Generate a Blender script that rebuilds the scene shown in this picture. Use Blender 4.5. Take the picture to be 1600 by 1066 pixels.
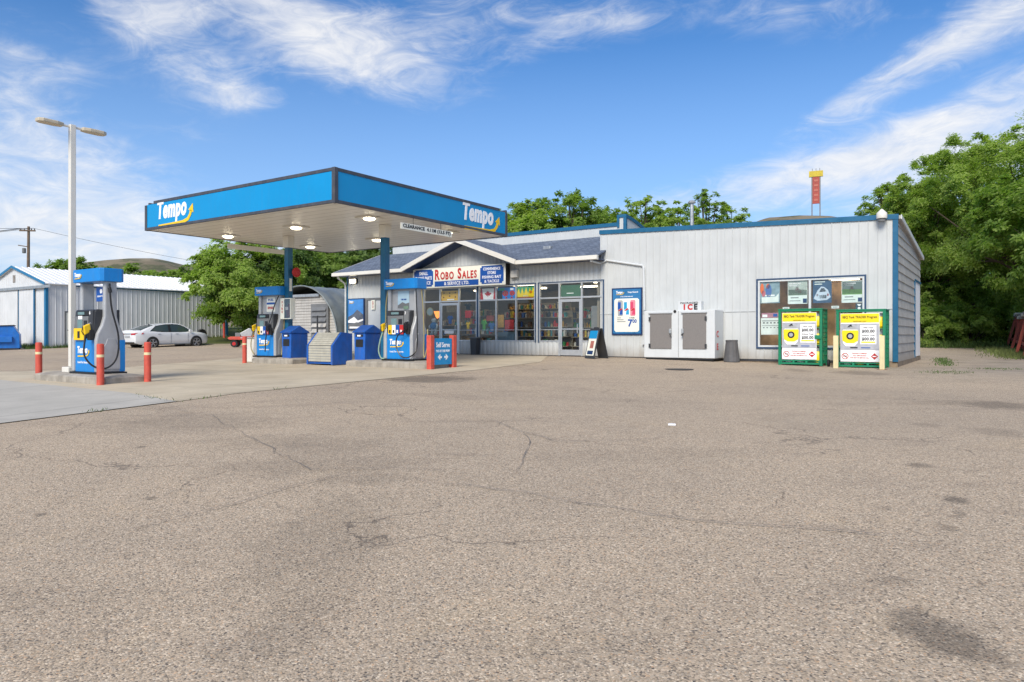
import bpy, bmesh, math, random
import numpy as np
from mathutils import Vector, Matrix, noise
R = math.radians
for o in list(bpy.data.objects): bpy.data.objects.remove(o)
SC = bpy.context.scene
COL = SC.collection
# ------------------------------------------------------------------ camera
EYE = 0.80; F = 1130.0; HY = 524.0
cam_d = bpy.data.cameras.new('camera'); cam = bpy.data.objects.new('camera', cam_d); COL.objects.link(cam)
cam.location = (0, 0, EYE); cam.rotation_euler = (R(90), 0, 0)
cam_d.sensor_width = 36; cam_d.lens = 36 * F / 1600; cam_d.shift_y = -(533 - HY) / 1600
cam_d.clip_start = 0.05; cam_d.clip_end = 5000
SC.camera = cam
# ------------------------------------------------------------------ light
SUN_EL, SUN_AZ = 38, 200      # azimuth clockwise from +Y
sun_d = bpy.data.lights.new('sun', 'SUN'); sun = bpy.data.objects.new('sun', sun_d); COL.objects.link(sun)
sun_d.energy = 3.2; sun_d.angle = R(26); sun_d.color = (1.0, 0.91, 0.78)
sd = Vector((math.sin(R(SUN_AZ)) * math.cos(R(SUN_EL)), math.cos(R(SUN_AZ)) * math.cos(R(SUN_EL)), math.sin(R(SUN_EL))))
sun.rotation_euler = sd.to_track_quat('Z', 'Y').to_euler()
SC.view_settings.view_transform = 'Standard'; SC.view_settings.look = 'None'
SC.view_settings.exposure = 0.35; SC.view_settings.gamma = 1
W = bpy.data.worlds.new('World'); SC.world = W; W.use_nodes = True

def s2l(r, g, b):
    f = lambda c: (c / 255 / 12.92) if c / 255 <= 0.04045 else ((c / 255 + 0.055) / 1.055) ** 2.4
    return (f(r), f(g), f(b))

class NT:
    """tiny node-tree helper"""
    def __init__(s, nt): s.nt = nt; nt.nodes.clear()
    def n(s, t, **kw):
        nd = s.nt.nodes.new(t)
        for k, v in kw.items():
            if k.startswith('i_'):
                key = k[2:]; key = int(key) if key.isdigit() else key
                s.put(nd.inputs[key], v)
            else: setattr(nd, k, v)
        return nd
    def put(s, inp, v):
        if isinstance(v, bpy.types.NodeSocket): s.nt.links.new(v, inp)
        elif isinstance(v, bpy.types.Node): s.nt.links.new(v.outputs[0], inp)
        else:
            if hasattr(inp.default_value, '__len__') and not hasattr(v, '__len__'): v = (v,) * len(inp.default_value)
            if hasattr(v, '__len__') and len(inp.default_value) == 4 and len(v) == 3: v = (*v, 1)
            inp.default_value = v
    def m(s, op, a, b=None, c=None, clamp=False):
        nd = s.nt.nodes.new('ShaderNodeMath'); nd.operation = op; nd.use_clamp = clamp
        for i, v in enumerate((a, b, c)):
            if v is not None: s.put(nd.inputs[i], v)
        return nd.outputs[0]
    def vm(s, op, a, b=None, out=0):
        nd = s.nt.nodes.new('ShaderNodeVectorMath'); nd.operation = op
        s.put(nd.inputs[0], a)
        if b is not None: s.put(nd.inputs[1], b)
        return nd.outputs[out]
    def mix(s, f, a, b, bt='MIX'):
        nd = s.nt.nodes.new('ShaderNodeMix'); nd.data_type = 'RGBA'; nd.blend_type = bt
        s.put(nd.inputs[0], f); s.put(nd.inputs[6], a); s.put(nd.inputs[7], b)
        return nd.outputs[2]
    def mr(s, v, a, b, c=0, d=1, it='LINEAR'):
        nd = s.nt.nodes.new('ShaderNodeMapRange'); nd.interpolation_type = it
        for i, x in enumerate((v, a, b, c, d)): s.put(nd.inputs[i], x)
        return nd.outputs[0]
    def noise(s, vec, scale, detail=3, rough=.55, dist=0):
        nd = s.n('ShaderNodeTexNoise'); s.put(nd.inputs['Vector'], vec)
        nd.inputs['Scale'].default_value = scale; nd.inputs['Detail'].default_value = detail
        nd.inputs['Roughness'].default_value = rough; nd.inputs['Distortion'].default_value = dist
        return nd.outputs['Fac']

# ---- sky: Nishita plus cirrus laid out by direction
def build_sky():
    t = NT(W.node_tree)
    sky = t.n('ShaderNodeTexSky', sky_type='NISHITA', sun_disc=False)
    sky.sun_elevation = R(SUN_EL); sky.sun_rotation = R(SUN_AZ); sky.air_density = 1.0; sky.dust_density = 0.6; sky.ozone_density = 2.5
    tc = t.n('ShaderNodeTexCoord')
    sp = t.n('ShaderNodeSeparateXYZ'); t.put(sp.inputs[0], tc.outputs['Generated'])
    az = t.m('ARCTAN2', sp.outputs[0], sp.outputs[1])
    el = t.m('ARCSINE', sp.outputs[2])
    def blob(px, py, rx, ry, ang, amp):
        a0 = math.atan((px - 800) / F); e0 = math.atan((HY - py) / math.hypot(F, px - 800))
        da = t.m('SUBTRACT', az, a0); de = t.m('SUBTRACT', el, e0)
        c, s_ = math.cos(R(ang)), math.sin(R(ang))
        u = t.m('ADD', t.m('MULTIPLY', da, c), t.m('MULTIPLY', de, s_))
        v = t.m('SUBTRACT', t.m('MULTIPLY', de, c), t.m('MULTIPLY', da, s_))
        u = t.m('DIVIDE', u, rx / F); v = t.m('DIVIDE', v, ry / F)
        r2 = t.m('ADD', t.m('MULTIPLY', u, u), t.m('MULTIPLY', v, v))
        return t.m('MULTIPLY', t.m('EXPONENT', t.m('MULTIPLY', r2, -1)), amp)
    blobs = [(430, 30, 230, 75, -3, .58), (560, 95, 190, 55, -15, .50), (760, 25, 190, 60, 12, .50), (390, 152, 70, 22, 6, .36), (270, 75, 100, 50, -35, .4),
             (975, 38, 55, 22, 0, .38), (840, 70, 110, 30, 25, .34), (300, 212, 80, 20, 0, .26),
             (150, 275, 220, 42, -12, .50), (60, 340, 260, 50, -5, .40), (60, 150, 130, 60, -45, .22), (250, 400, 420, 55, 0, .50), (900, 440, 900, 60, 0, .22), (80, 60, 100, 80, -30, .22),
             (1250, 15, 240, 40, -6, .42), (1440, 105, 170, 26, 24, .42), (1560, 30, 160, 40, 8, .40), (1500, 170, 140, 24, 16, .46), (1590, 110, 90, 26, 10, .36), (1330, 150, 120, 22, 22, .30),
             (1250, 275, 260, 32, 7, .46), (1450, 240, 220, 50, 5, .50), (1150, 320, 330, 35, 2, .36), (1600, 330, 260, 60, 0, .3), (600, 400, 500, 60, 0, .18),
             (-500, 200, 400, 140, 5, .45), (2200, 150, 400, 120, 5, .45)]
    mask = None
    for b in blobs:
        g = blob(*b); mask = g if mask is None else t.m('ADD', mask, g)
    top = t.mr(el, .62, .95, 0, .62, 'SMOOTHSTEP'); back = t.m('MULTIPLY', t.mr(sp.outputs[1], -.1, -.5, 0, .5, 'SMOOTHSTEP'), 1.0)  # added cloud out of view, overhead and behind, to whiten the ambient light
    mask = t.m('ADD', mask, t.m('MAXIMUM', top, back))
    # wisps: stretched noise in az/el space
    cx = t.n('ShaderNodeCombineXYZ')
    t.put(cx.inputs[0], t.m('ADD', t.m('MULTIPLY', az, 1.0), t.m('MULTIPLY', el, .55)))
    t.put(cx.inputs[1], t.m('SUBTRACT', t.m('MULTIPLY', el, 2.6), t.m('MULTIPLY', az, .35)))
    n1 = t.noise(cx.outputs[0], 3.4, 9, .60, .9)
    n2 = t.noise(cx.outputs[0], 12, 8, .66, 1.4)
    nn = t.m('ADD', t.m('MULTIPLY', n1, .62), t.m('MULTIPLY', n2, .38))
    dens = t.mr(t.m('ADD', t.m('MULTIPLY', mask, .78), t.m('MULTIPLY', nn, 1.75)), 1.05, 1.84, 0, 1, 'SMOOTHSTEP')
    gate = t.mr(mask, .06, .45, 0, 1)
    dens = t.m('MULTIPLY', dens, t.m('ADD', t.m('MULTIPLY', gate, .93), .0))
    dens = t.m('MULTIPLY', dens, .96)
    col = t.mix(1.0, sky.outputs[0], (.56, .96, 1.34), 'MULTIPLY')
    hz = t.mr(el, 0.0, .38, .70, 0)
    col = t.mix(hz, col, (4.7, 6.3, 8.9))
    cl = t.mix(t.mr(n2, .3, .7), (6.6, 6.9, 7.5), (8.6, 8.5, 8.4))
    cl = t.mix(t.m('MAXIMUM', t.mr(el, .62, .9), t.mr(sp.outputs[1], 0, -.4)), cl, (10.5, 9.4, 8.0))  # the added out-of-view cloud is brighter and warmer, to warm the fill
    col = t.mix(dens, col, cl)
    bg = t.n('ShaderNodeBackground'); t.put(bg.inputs[0], col); bg.inputs[1].default_value = 0.092
    out = t.n('ShaderNodeOutputWorld'); t.nt.links.new(bg.outputs[0], out.inputs[0])
build_sky()

# ------------------------------------------------------------------ frames
C0 = Vector((11.53, 21.69)); EX = Vector((.8281, -.5606)); EY = Vector((.5606, .8281)); ROT = math.atan2(EX.y, EX.x)
def l2w(lx, ly, z=0): p = C0 + EX * lx + EY * ly; return Vector((p.x, p.y, z))
def w2l(x, y): d = Vector((x, y)) - C0; return d.dot(EX), d.dot(EY)
def lerp(pts, v):
    if v <= pts[0][0]: return pts[0][1]
    for (a, b), (c, d) in zip(pts, pts[1:]):
        if v <= c: return b + (d - b) * (v - a) / (c - a)
    return pts[-1][1]
def sst(a, b, v): t = max(0, min(1, (v - a) / (b - a))); return t * t * (3 - 2 * t)
def G(x, y):
    lx, ly = w2l(x, y)
    g = lerp([(-60, -1.0), (-24, -.70), (-16, -.305), (-8, -.18), (-1, -.025), (5, 0.0)], ly)
    g -= .14 * sst(-9, 0, lx) * (1 - sst(-24, -16, -abs(ly)) * 0)
    g += .018 * max(0, min(y, 75) - 34)
    g += .05 * max(0, min(y, 62) - 44) * sst(5, 12, -x)
    return g
def lp(px, py, axis, val):
    """store-local point where the pixel's ray meets local plane axis=val ('x','y' or 'z')"""
    d = Vector(((px - 800) / F, 1.0)); dz = (HY - py) / F
    ox, oy = w2l(0, 0); dx, dy = d.dot(EX), d.dot(EY)
    t = {'x': (val - ox) / dx, 'y': (val - oy) / dy, 'z': (val - EYE) / dz if dz else 0}[axis]
    return ox + dx * t, oy + dy * t, EYE + dz * t
def wl(px, py=524, ly=0): p = lp(px, py, 'y', ly); return p[0], p[2]
def gp(px, py):
    """world point on the ground"""
    dx, dz = (px - 800) / F, (HY - py) / F
    y = 1.0
    while y < 300:
        if EYE + dz * y <= G(dx * y, y): break
        y += .02 + y * .0005
    return Vector((dx * y, y, G(dx * y, y)))
def at(px, py, Y): return Vector(((px - 800) / F * Y, Y, EYE + (HY - py) / F * Y))

# ------------------------------------------------------------------ materials
MATS = {}
def mat(name, rgb, rough=.5, metal=0, var=.10, scale=4, bump=0, bscale=60, emis=0, coat=0, dirt=0, splash=0):
    if name in MATS: return MATS[name]
    m = bpy.data.materials.new(name); m.use_nodes = True; t = NT(m.node_tree); MATS[name] = m
    tc = t.n('ShaderNodeTexCoord').outputs['Object']
    p = t.n('ShaderNodeBsdfPrincipled'); o = t.n('ShaderNodeOutputMaterial'); t.nt.links.new(p.outputs[0], o.inputs[0])
    nz = t.noise(tc, scale, 5, .6)
    c = t.mix(t.mr(nz, .3, .7), [x * (1 - var) for x in rgb], [min(1, x * (1 + var)) for x in rgb])
    if dirt:
        st = t.noise(t.vm('MULTIPLY', tc, (7, 7, .7)), 1.3, 6, .65)
        c = t.mix(t.m('MULTIPLY', t.mr(st, .48, .75), dirt), c, (.16, .13, .10))
    if splash:   # mud thrown up against the foot of the sheets
        sz = t.n('ShaderNodeSeparateXYZ'); t.put(sz.inputs[0], tc)
        hgt = t.m('ADD', sz.outputs[2], t.m('MULTIPLY', t.m('SUBTRACT', t.noise(t.vm('MULTIPLY', tc, (1.6, 1.6, .5)), 1.5, 6, .7), .5), .7))
        c = t.mix(t.m('MULTIPLY', t.mr(hgt, .42, .0), splash), c, (.22, .17, .12))
    t.put(p.inputs['Base Color'], c); p.inputs['Metallic'].default_value = metal
    t.put(p.inputs['Roughness'], t.mr(nz, .3, .7, max(.02, rough - .06), min(1, rough + .08)))
    if coat: p.inputs['Coat Weight'].default_value = coat
    if bump:
        b = t.n('ShaderNodeBump'); b.inputs['Strength'].default_value = bump; b.inputs['Distance'].default_value = .01
        t.put(b.inputs['Height'], t.noise(tc, bscale, 4, .6)); t.put(p.inputs['Normal'], b)
    if emis:
        t.put(p.inputs['Emission Color'], rgb); p.inputs['Emission Strength'].default_value = emis
    return m
def glass_mat(name, tint=(.75, .82, .82), refl=.10):
    if name in MATS: return MATS[name]
    m = bpy.data.materials.new(name); m.use_nodes = True; t = NT(m.node_tree); MATS[name] = m
    tr = t.n('ShaderNodeBsdfTransparent', i_0=tint); gl = t.n('ShaderNodeBsdfGlossy', i_0=(.95, .97, 1)); gl.inputs['Roughness'].default_value = .015
    g = t.n('ShaderNodeNewGeometry'); c = t.m('ABSOLUTE', t.vm('DOT_PRODUCT', g.outputs['Normal'], g.outputs['Incoming'], out=1))
    f = t.m('ADD', t.m('MULTIPLY', t.m('POWER', t.m('SUBTRACT', 1, c), 5), .9), .04 + refl, clamp=True)
    mx = t.n('ShaderNodeMixShader'); t.put(mx.inputs[0], f); t.nt.links.new(tr.outputs[0], mx.inputs[1]); t.nt.links.new(gl.outputs[0], mx.inputs[2])
    o = t.n('ShaderNodeOutputMaterial'); t.nt.links.new(mx.outputs[0], o.inputs[0]); return m
S = s2l
m_white = mat('white_siding', (.53, .55, .55), .45, var=.06, scale=1.1, dirt=.11, splash=.5)
m_whitep = mat('white_paint', (.60, .625, .635), .4, var=.03, dirt=.06)
m_side = mat('weathered_white_siding', (.43, .415, .385), .5, var=.14, scale=2, dirt=.42, splash=.5)
m_shedw = mat('shed_white_metal', (.64, .655, .665), .38, var=.05, scale=1.2, dirt=.14, splash=.35)
m_shedroof = mat('shed_roof_metal', (.84, .85, .86), .35, var=.04)
m_trim = mat('teal_blue_trim', (.012, .11, .22), .35, var=.12)
m_trimsh = mat('shed_blue_trim', (.015, .16, .33), .35, var=.1)
m_colblue = mat('column_blue', (.006, .12, .24), .35, var=.15, dirt=.15)
m_blue = mat('sign_blue', (.001, .265, .58), .32, var=.07, scale=.6, dirt=.05)
m_pblue = mat('pump_blue', (.004, .21, .60), .36, var=.07, dirt=.12)
m_navy = mat('navy_paint', (.010, .035, .12), .35)
m_signblue = mat('lettering_panel_blue', (.006, .08, .36), .4, var=.04)
m_binblue = mat('bin_blue_plastic', (.008, .10, .43), .5, var=.22, scale=3, dirt=.28)
m_dump = mat('dumpster_blue', (.012, .15, .52), .4, var=.15, dirt=.15)
m_alu = mat('mill_aluminium', (.56, .58, .60), .35, .6, var=.06)
m_silver = mat('pump_silver', (.42, .43, .44), .40, .15, var=.08, dirt=.22)
m_dgrey = mat('dark_grey_plastic', (.035, .037, .042), .45, var=.15)
m_mgrey = mat('mid_grey', (.16, .165, .17), .5, var=.12)
m_black = mat('black_rubber', (.012, .012, .013), .55)
m_frame = mat('canopy_frame_grey', (.055, .06, .075), .45, var=.25, dirt=.4)
m_red = mat('bollard_red', (.60, .080, .050), .55, var=.2, scale=8, dirt=.3)
m_redl = mat('letter_red', (.50, .02, .02), .4)
m_yell = mat('yellow', (.85, .55, .005), .4, var=.04)
m_yel2 = mat('sign_yellow', (.92, .68, .01), .35, var=.02)
m_cream = mat('cream_post', (.72, .62, .36), .5, dirt=.2)
m_creams = mat('cream_sign', (.82, .82, .72), .4, var=.02)
m_wlet = mat('white_lettering', (.9, .9, .9), .4, var=.01)
m_blet = mat('black_lettering', (.012, .012, .016), .4)
m_green = mat('cage_green', (.004, .20, .095), .4, var=.1, dirt=.12)
m_steel = mat('galvanised', (.42, .44, .45), .42, .55, var=.2, scale=6)
m_quon = mat('quonset_galvanised', (.24, .27, .27), .4, .35, var=.22, scale=1.5, dirt=.1)
m_conc = mat('island_concrete', (.34, .31, .265), .85, var=.3, scale=3, bump=.3, dirt=.45)
m_found = mat('foundation', (.22, .17, .12), .9, var=.3, bump=.4)
m_bark = mat('bark', (.085, .065, .05), .9, var=.35, bump=.6, bscale=20)
m_pole = mat('weathered_pole', (.17, .12, .085), .85, var=.3, bump=.4)
m_taupe = mat('freezer_door_brown', (.20, .185, .175), .45, var=.10, scale=30)
m_wood = mat('wood_panelling', (.48, .29, .15), .6, var=.4, scale=2.5)
m_intwall = mat('interior_wall', (.22, .19, .15), .8, var=.1)
m_intfloor = mat('interior_floor', (.18, .15, .13), .5)
m_soffitw = mat('cream_soffit', (.70, .68, .62), .4, var=.03)
m_carw = mat('car_white', (.70, .715, .73), .18, var=.01, coat=.6)
m_tyre = mat('tyre', (.018, .018, .019), .8)
m_rim = mat('alloy', (.45, .46, .48), .3, .7)
m_carglass = mat('car_glass', (.035, .055, .055), .06, var=.05)
m_tail = mat('tail_lamp_red', (.45, .01, .015), .2)
m_lampglass = mat('lamp_lens', (.75, .75, .70), .3)
m_lit = mat('lit_lamp', (1.0, .88, .62), .4, emis=7)
m_fluo = mat('fluorescent_tube', (1.0, .84, .58), .4, emis=9)
m_fenred = mat('barn_red', (.34, .07, .045), .75, var=.35, scale=2, dirt=.5)
m_oldwood = mat('grey_old_wood', (.25, .23, .21), .85, var=.3)
m_orange = mat('orange', (.80, .16, .02), .45)
m_hose = mat('black_hose', (.015, .015, .016), .38)
m_hosey = mat('tan_hose', (.33, .28, .12), .5)
m_hoseg = mat('green_hose', (.28, .40, .30), .5)
m_screen = mat('lcd_screen', (.16, .26, .27), .15)
m_glass = glass_mat('window_glass', (.90, .93, .92), .02)
m_glass2 = glass_mat('door_glass', (.82, .86, .85), .02)

def soffit_mat():
    m = bpy.data.materials.new('soffit_panels'); m.use_nodes = True; t = NT(m.node_tree)
    tc = t.n('ShaderNodeTexCoord').outputs['Object']; sp = t.n('ShaderNodeSeparateXYZ'); t.put(sp.inputs[0], tc)
    p = t.n('ShaderNodeBsdfPrincipled'); o = t.n('ShaderNodeOutputMaterial'); t.nt.links.new(p.outputs[0], o.inputs[0])
    fy = t.m('FRACT', t.m('DIVIDE', sp.outputs[1], .40))
    gr = t.mr(t.m('ABSOLUTE', t.m('SUBTRACT', fy, .5)), .46, .49)
    nz = t.noise(tc, 1.2, 6, .6)
    c = t.mix(t.mr(nz, .3, .7), (.75, .71, .625), (.84, .80, .71)); c = t.mix(t.m('MULTIPLY', gr, .75), c, (.16, .13, .10))
    st = t.noise(t.vm('MULTIPLY', tc, (1.5, 9, 1)), 1.5, 5, .6)
    c = t.mix(t.m('MULTIPLY', t.mr(st, .55, .75), .22), c, (.22, .17, .11))
    t.put(p.inputs['Base Color'], c); p.inputs['Roughness'].default_value = .32
    b = t.n('ShaderNodeBump', invert=True); b.inputs['Distance'].default_value = .02; t.put(b.inputs['Height'], gr); t.put(p.inputs['Normal'], b)
    return m
m_soffit = soffit_mat()
def shingle_mat():
    m = bpy.data.materials.new('blue_grey_shingles'); m.use_nodes = True; t = NT(m.node_tree)
    tc = t.n('ShaderNodeTexCoord').outputs['Object']
    p = t.n('ShaderNodeBsdfPrincipled'); o = t.n('ShaderNodeOutputMaterial'); t.nt.links.new(p.outputs[0], o.inputs[0])
    br = t.n('ShaderNodeTexBrick'); t.put(br.inputs[0], tc); br.inputs['Scale'].default_value = 1
    br.inputs['Brick Width'].default_value = .22; br.inputs['Row Height'].default_value = .15; br.inputs['Mortar Size'].default_value = .008
    t.put(br.inputs['Color1'], (.10, .13, .185)); t.put(br.inputs['Color2'], (.175, .215, .285)); t.put(br.inputs['Mortar'], (.045, .055, .08)); br.inputs['Bias'].default_value = -.1
    g = t.noise(tc, 55, 3, .7); nz = t.noise(tc, 1.7, 5)
    c = t.mix(1.0, br.outputs[0], t.mix(t.mr(g, .3, .7), (.7, .7, .7), (1.35, 1.35, 1.35)), 'MULTIPLY')
    c = t.mix(t.mr(nz, .3, .75, 0, .35), c, (.07, .09, .13))
    t.put(p.inputs['Base Color'], c); p.inputs['Roughness'].default_value = .9
    b = t.n('ShaderNodeBump'); b.inputs['Distance'].default_value = .01; b.inputs['Strength'].default_value = .7; t.put(b.inputs['Height'], t.m('ADD', br.outputs[1], t.m('MULTIPLY', g, -.5))); b.invert = True; t.put(p.inputs['Normal'], b)
    return m
m_shing = shingle_mat()

# ------------------------------------------------------------------ mesh helpers
class MB:
    def __init__(s): s.v = []; s.f = []; s.mi = []; s.cur = 0
    def use(s, i): s.cur = i; return s
    def add(s, vs, fs):
        b = len(s.v); s.v += [tuple(v) for v in vs]; s.f += [tuple(b + i for i in f) for f in fs]; s.mi += [s.cur] * len(fs); return s
    def box(s, x0, x1, y0, y1, z0, z1):
        x0, x1 = sorted((x0, x1)); y0, y1 = sorted((y0, y1)); z0, z1 = sorted((z0, z1))
        return s.add([(x, y, z) for z in (z0, z1) for y in (y0, y1) for x in (x0, x1)],
                     [(0, 2, 3, 1), (4, 5, 7, 6), (0, 1, 5, 4), (2, 6, 7, 3), (0, 4, 6, 2), (1, 3, 7, 5)])
    def hexa(s, pts): return s.add(pts, [(0, 2, 3, 1), (4, 5, 7, 6), (0, 1, 5, 4), (2, 6, 7, 3), (0, 4, 6, 2), (1, 3, 7, 5)])
    def tube(s, pts, r, n=8, cap=True):
        pts = [Vector(p) for p in pts]; rs = r if hasattr(r, '__len__') else [r] * len(pts)
        rings = []; up = None
        for i, p in enumerate(pts):
            d = (pts[min(i + 1, len(pts) - 1)] - pts[max(i - 1, 0)])
            d = d.normalized() if d.length > 1e-9 else Vector((0, 0, 1))
            a = (up - d * up.dot(d)) if up is not None else d.orthogonal()
            if a.length < 1e-6: a = d.orthogonal()
            a.normalize(); up = a; b = d.cross(a)
            rings.append([p + (a * math.cos(2 * math.pi * k / n) + b * math.sin(2 * math.pi * k / n)) * rs[i] for k in range(n)])
        vs = [v for rg in rings for v in rg]; fs = []
        for i in range(len(pts) - 1):
            for k in range(n): fs.append((i * n + k, i * n + (k + 1) % n, (i + 1) * n + (k + 1) % n, (i + 1) * n + k))
        if cap: fs.append(tuple(range(n))[::-1]); fs.append(tuple((len(pts) - 1) * n + k for k in range(n)))
        return s.add(vs, fs)
    def cyl(s, x, y, z0, z1, r, r2=None, n=16): return s.tube([(x, y, z0), (x, y, z1)], [r, r if r2 is None else r2], n)
    def lathe(s, prof, c=(0, 0, 0), n=16, axis='z'):
        vs = []
        for r, h in prof:
            for k in range(n):
                a = 2 * math.pi * k / n; p = (r * math.cos(a), r * math.sin(a), h)
                if axis == 'y': p = (p[0], h, p[1])
                if axis == 'x': p = (h, p[0], p[1])
                vs.append((p[0] + c[0], p[1] + c[1], p[2] + c[2]))
        fs = []
        for i in range(len(prof) - 1):
            for k in range(n): fs.append((i * n + k, i * n + (k + 1) % n, (i + 1) * n + (k + 1) % n, (i + 1) * n + k))
        fs.append(tuple(range(n))[::-1]); fs.append(tuple((len(prof) - 1) * n + k for k in range(n)))
        return s.add(vs, fs)
    def prism(s, poly, d0, d1, axis='y'):
        """poly 2-D extruded along axis; axis y: poly=(x,z); axis x: poly=(y,z); axis z: poly=(x,y)"""
        n = len(poly)
        def P(a, b, d): return {'y': (a, d, b), 'x': (d, a, b), 'z': (a, b, d)}[axis]
        vs = [P(a, b, d0) for a, b in poly] + [P(a, b, d1) for a, b in poly]
        fs = [tuple(range(n))[::-1], tuple(range(n, 2 * n))] + [(i, (i + 1) % n, n + (i + 1) % n, n + i) for i in range(n)]
        return s.add(vs, fs)
    def quad(s, a, b, c, d): return s.add([a, b, c, d], [(0, 1, 2, 3)])
    def build(s, name, mats, parent=None, smooth=False, bevel=0, fix=True, loc=None, rotz=0):
        me = bpy.data.meshes.new(name); me.from_pydata(s.v, [], s.f)
        mats = mats if isinstance(mats, (list, tuple)) else [mats]
        for m in mats: me.materials.append(m)
        me.polygons.foreach_set('material_index', s.mi)
        if fix:
            bm = bmesh.new(); bm.from_mesh(me); bmesh.ops.recalc_face_normals(bm, faces=bm.faces); bm.to_mesh(me); bm.free()
        o = bpy.data.objects.new(name, me); COL.objects.link(o)
        if smooth:
            me.polygons.foreach_set('use_smooth', [True] * len(me.polygons))
            try: me.set_sharp_from_angle(angle=R(35))
            except Exception: pass
        if bevel:
            bv = o.modifiers.new('bevel', 'BEVEL'); bv.width = bevel; bv.segments = 2; bv.limit_method = 'ANGLE'; bv.angle_limit = R(40)
        if parent: o.parent = parent
        if loc is not None: o.location = loc
        if rotz: o.rotation_euler = (0, 0, rotz)
        return o
def tag(o, label=None, cat=None, group=None, kind=None):
    if label: o['label'] = label
    if cat: o['category'] = cat
    if group: o['group'] = group
    if kind: o['kind'] = kind
    return o
def empty(name, loc, rotz=0, label=None, cat=None, group=None):
    o = bpy.data.objects.new(name, None); COL.objects.link(o); o.location = loc; o.rotation_euler = (0, 0, rotz); o.empty_display_size = .2
    return tag(o, label, cat, group)
def sthing(name, lx, ly, z, label, cat, group=None, rot=0): return empty(name, l2w(lx, ly, z), ROT + rot, label, cat, group)
def box(name, m, parent, *a, bevel=0): return MB().box(*a).build(name, m, parent, bevel=bevel)
def copy_tree(o, parent=None):
    c = o.copy(); COL.objects.link(c)
    if parent: c.parent = parent
    for ch in [x for x in bpy.data.objects if x.parent == o]: copy_tree(ch, c)
    return c
_dg = {}
def text_mb(s, size, bold=0, shear=0, wide=1.0, extrude=.004, res=3):
    cu = bpy.data.curves.new('t', 'FONT'); cu.body = s; cu.size = size; cu.extrude = extrude; cu.offset = bold * size; cu.shear = shear; cu.resolution_u = res
    cu.align_x = 'CENTER'; cu.align_y = 'CENTER'; cu.space_character = 1 + bold * 2.2
    o = bpy.data.objects.new('t', cu); COL.objects.link(o); bpy.context.view_layer.update()
    me = bpy.data.meshes.new_from_object(o.evaluated_get(bpy.context.evaluated_depsgraph_get()))
    vs = [(v.co.x * wide, v.co.y, v.co.z) for v in me.vertices]; fs = [tuple(p.vertices) for p in me.polygons]
    bpy.data.objects.remove(o); bpy.data.curves.remove(cu); bpy.data.meshes.remove(me)
    return vs, fs
def text(s, size, m, parent, loc, face='-y', bold=.02, shear=0, wide=1.0, name='lettering', fit=None, extrude=.004, mb=None):
    """flat raised lettering; face = direction the writing looks to, in parent space; fit = total width"""
    vs, fs = text_mb(s, size, bold, shear, wide, extrude)
    xs = [v[0] for v in vs]
    if fit: k = fit / (max(xs) - min(xs)); vs = [(v[0] * k, v[1], v[2]) for v in vs]
    cx = (max(v[0] for v in vs) + min(v[0] for v in vs)) / 2; cy = (max(v[1] for v in vs) + min(v[1] for v in vs)) / 2
    out = []
    for x, y, z in vs:
        x -= cx; y -= cy
        p = {'-y': (x, -z, y), '+x': (z, x, y), '+y': (-x, z, y), '-x': (-z, -x, y)}[face]
        out.append((p[0] + loc[0], p[1] + loc[1], p[2] + loc[2]))
    if mb is not None: mb.add(out, fs); return None
    return MB().add(out, fs).build(name, m, parent, fix=False)
def logo(parent, loc, w, face='-y', arrow=True):
    """white heavy italic word with a yellow underline swinging up into an arrow; w = total width"""
    h = w * .46
    dirs = {'-y': (Vector((1, 0, 0)), Vector((0, -1, 0))), '+x': (Vector((0, 1, 0)), Vector((1, 0, 0))), '+y': (Vector((-1, 0, 0)), Vector((0, 1, 0)))}[face]
    c = Vector(loc); r, nrm = dirs; up = Vector((0, 0, 1))
    cen = c - r * w * .085 + up * h * .06
    text('Tempo', h * .80, m_wlet, parent, cen, face, bold=.043, shear=.14, fit=w * .78, name='lettering', extrude=.006)
    if arrow:
        ctr = [(-.44, -.185), (-.1, -.178), (.21, -.168), (.34, -.135), (.40, -.07), (.42, -.01)]
        th = .026
        L_, R_ = [], []
        for i, (a, b) in enumerate(ctr):
            a0 = ctr[max(0, i - 1)]; a1 = ctr[min(len(ctr) - 1, i + 1)]; d = Vector((a1[0] - a0[0], a1[1] - a0[1])).normalized(); nn = Vector((-d.y, d.x)) * th
            L_.append((a + nn.x, b + nn.y)); R_.append((a - nn.x, b - nn.y))
        head = [(.355, .00), (.465, .085), (.48, -.05)]
        mb = MB()
        def P(a, b, k): return c + r * (a * w) + up * (b * w) + nrm * k
        for i in range(len(ctr) - 1):
            q = [L_[i], L_[i + 1], R_[i + 1], R_[i]]
            mb.add([P(a, b, .002) for a, b in q] + [P(a, b, .009) for a, b in q], [(0, 1, 2, 3), (4, 5, 6, 7), (0, 1, 5, 4), (1, 2, 6, 5), (2, 3, 7, 6), (3, 0, 4, 7)])
        mb.add([P(a, b, .002) for a, b in head] + [P(a, b, .009) for a, b in head], [(0, 1, 2), (3, 4, 5), (0, 1, 4, 3), (1, 2, 5, 4), (2, 0, 3, 5)])
        mb.build('arrow_emblem', m_yell, parent)
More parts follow.
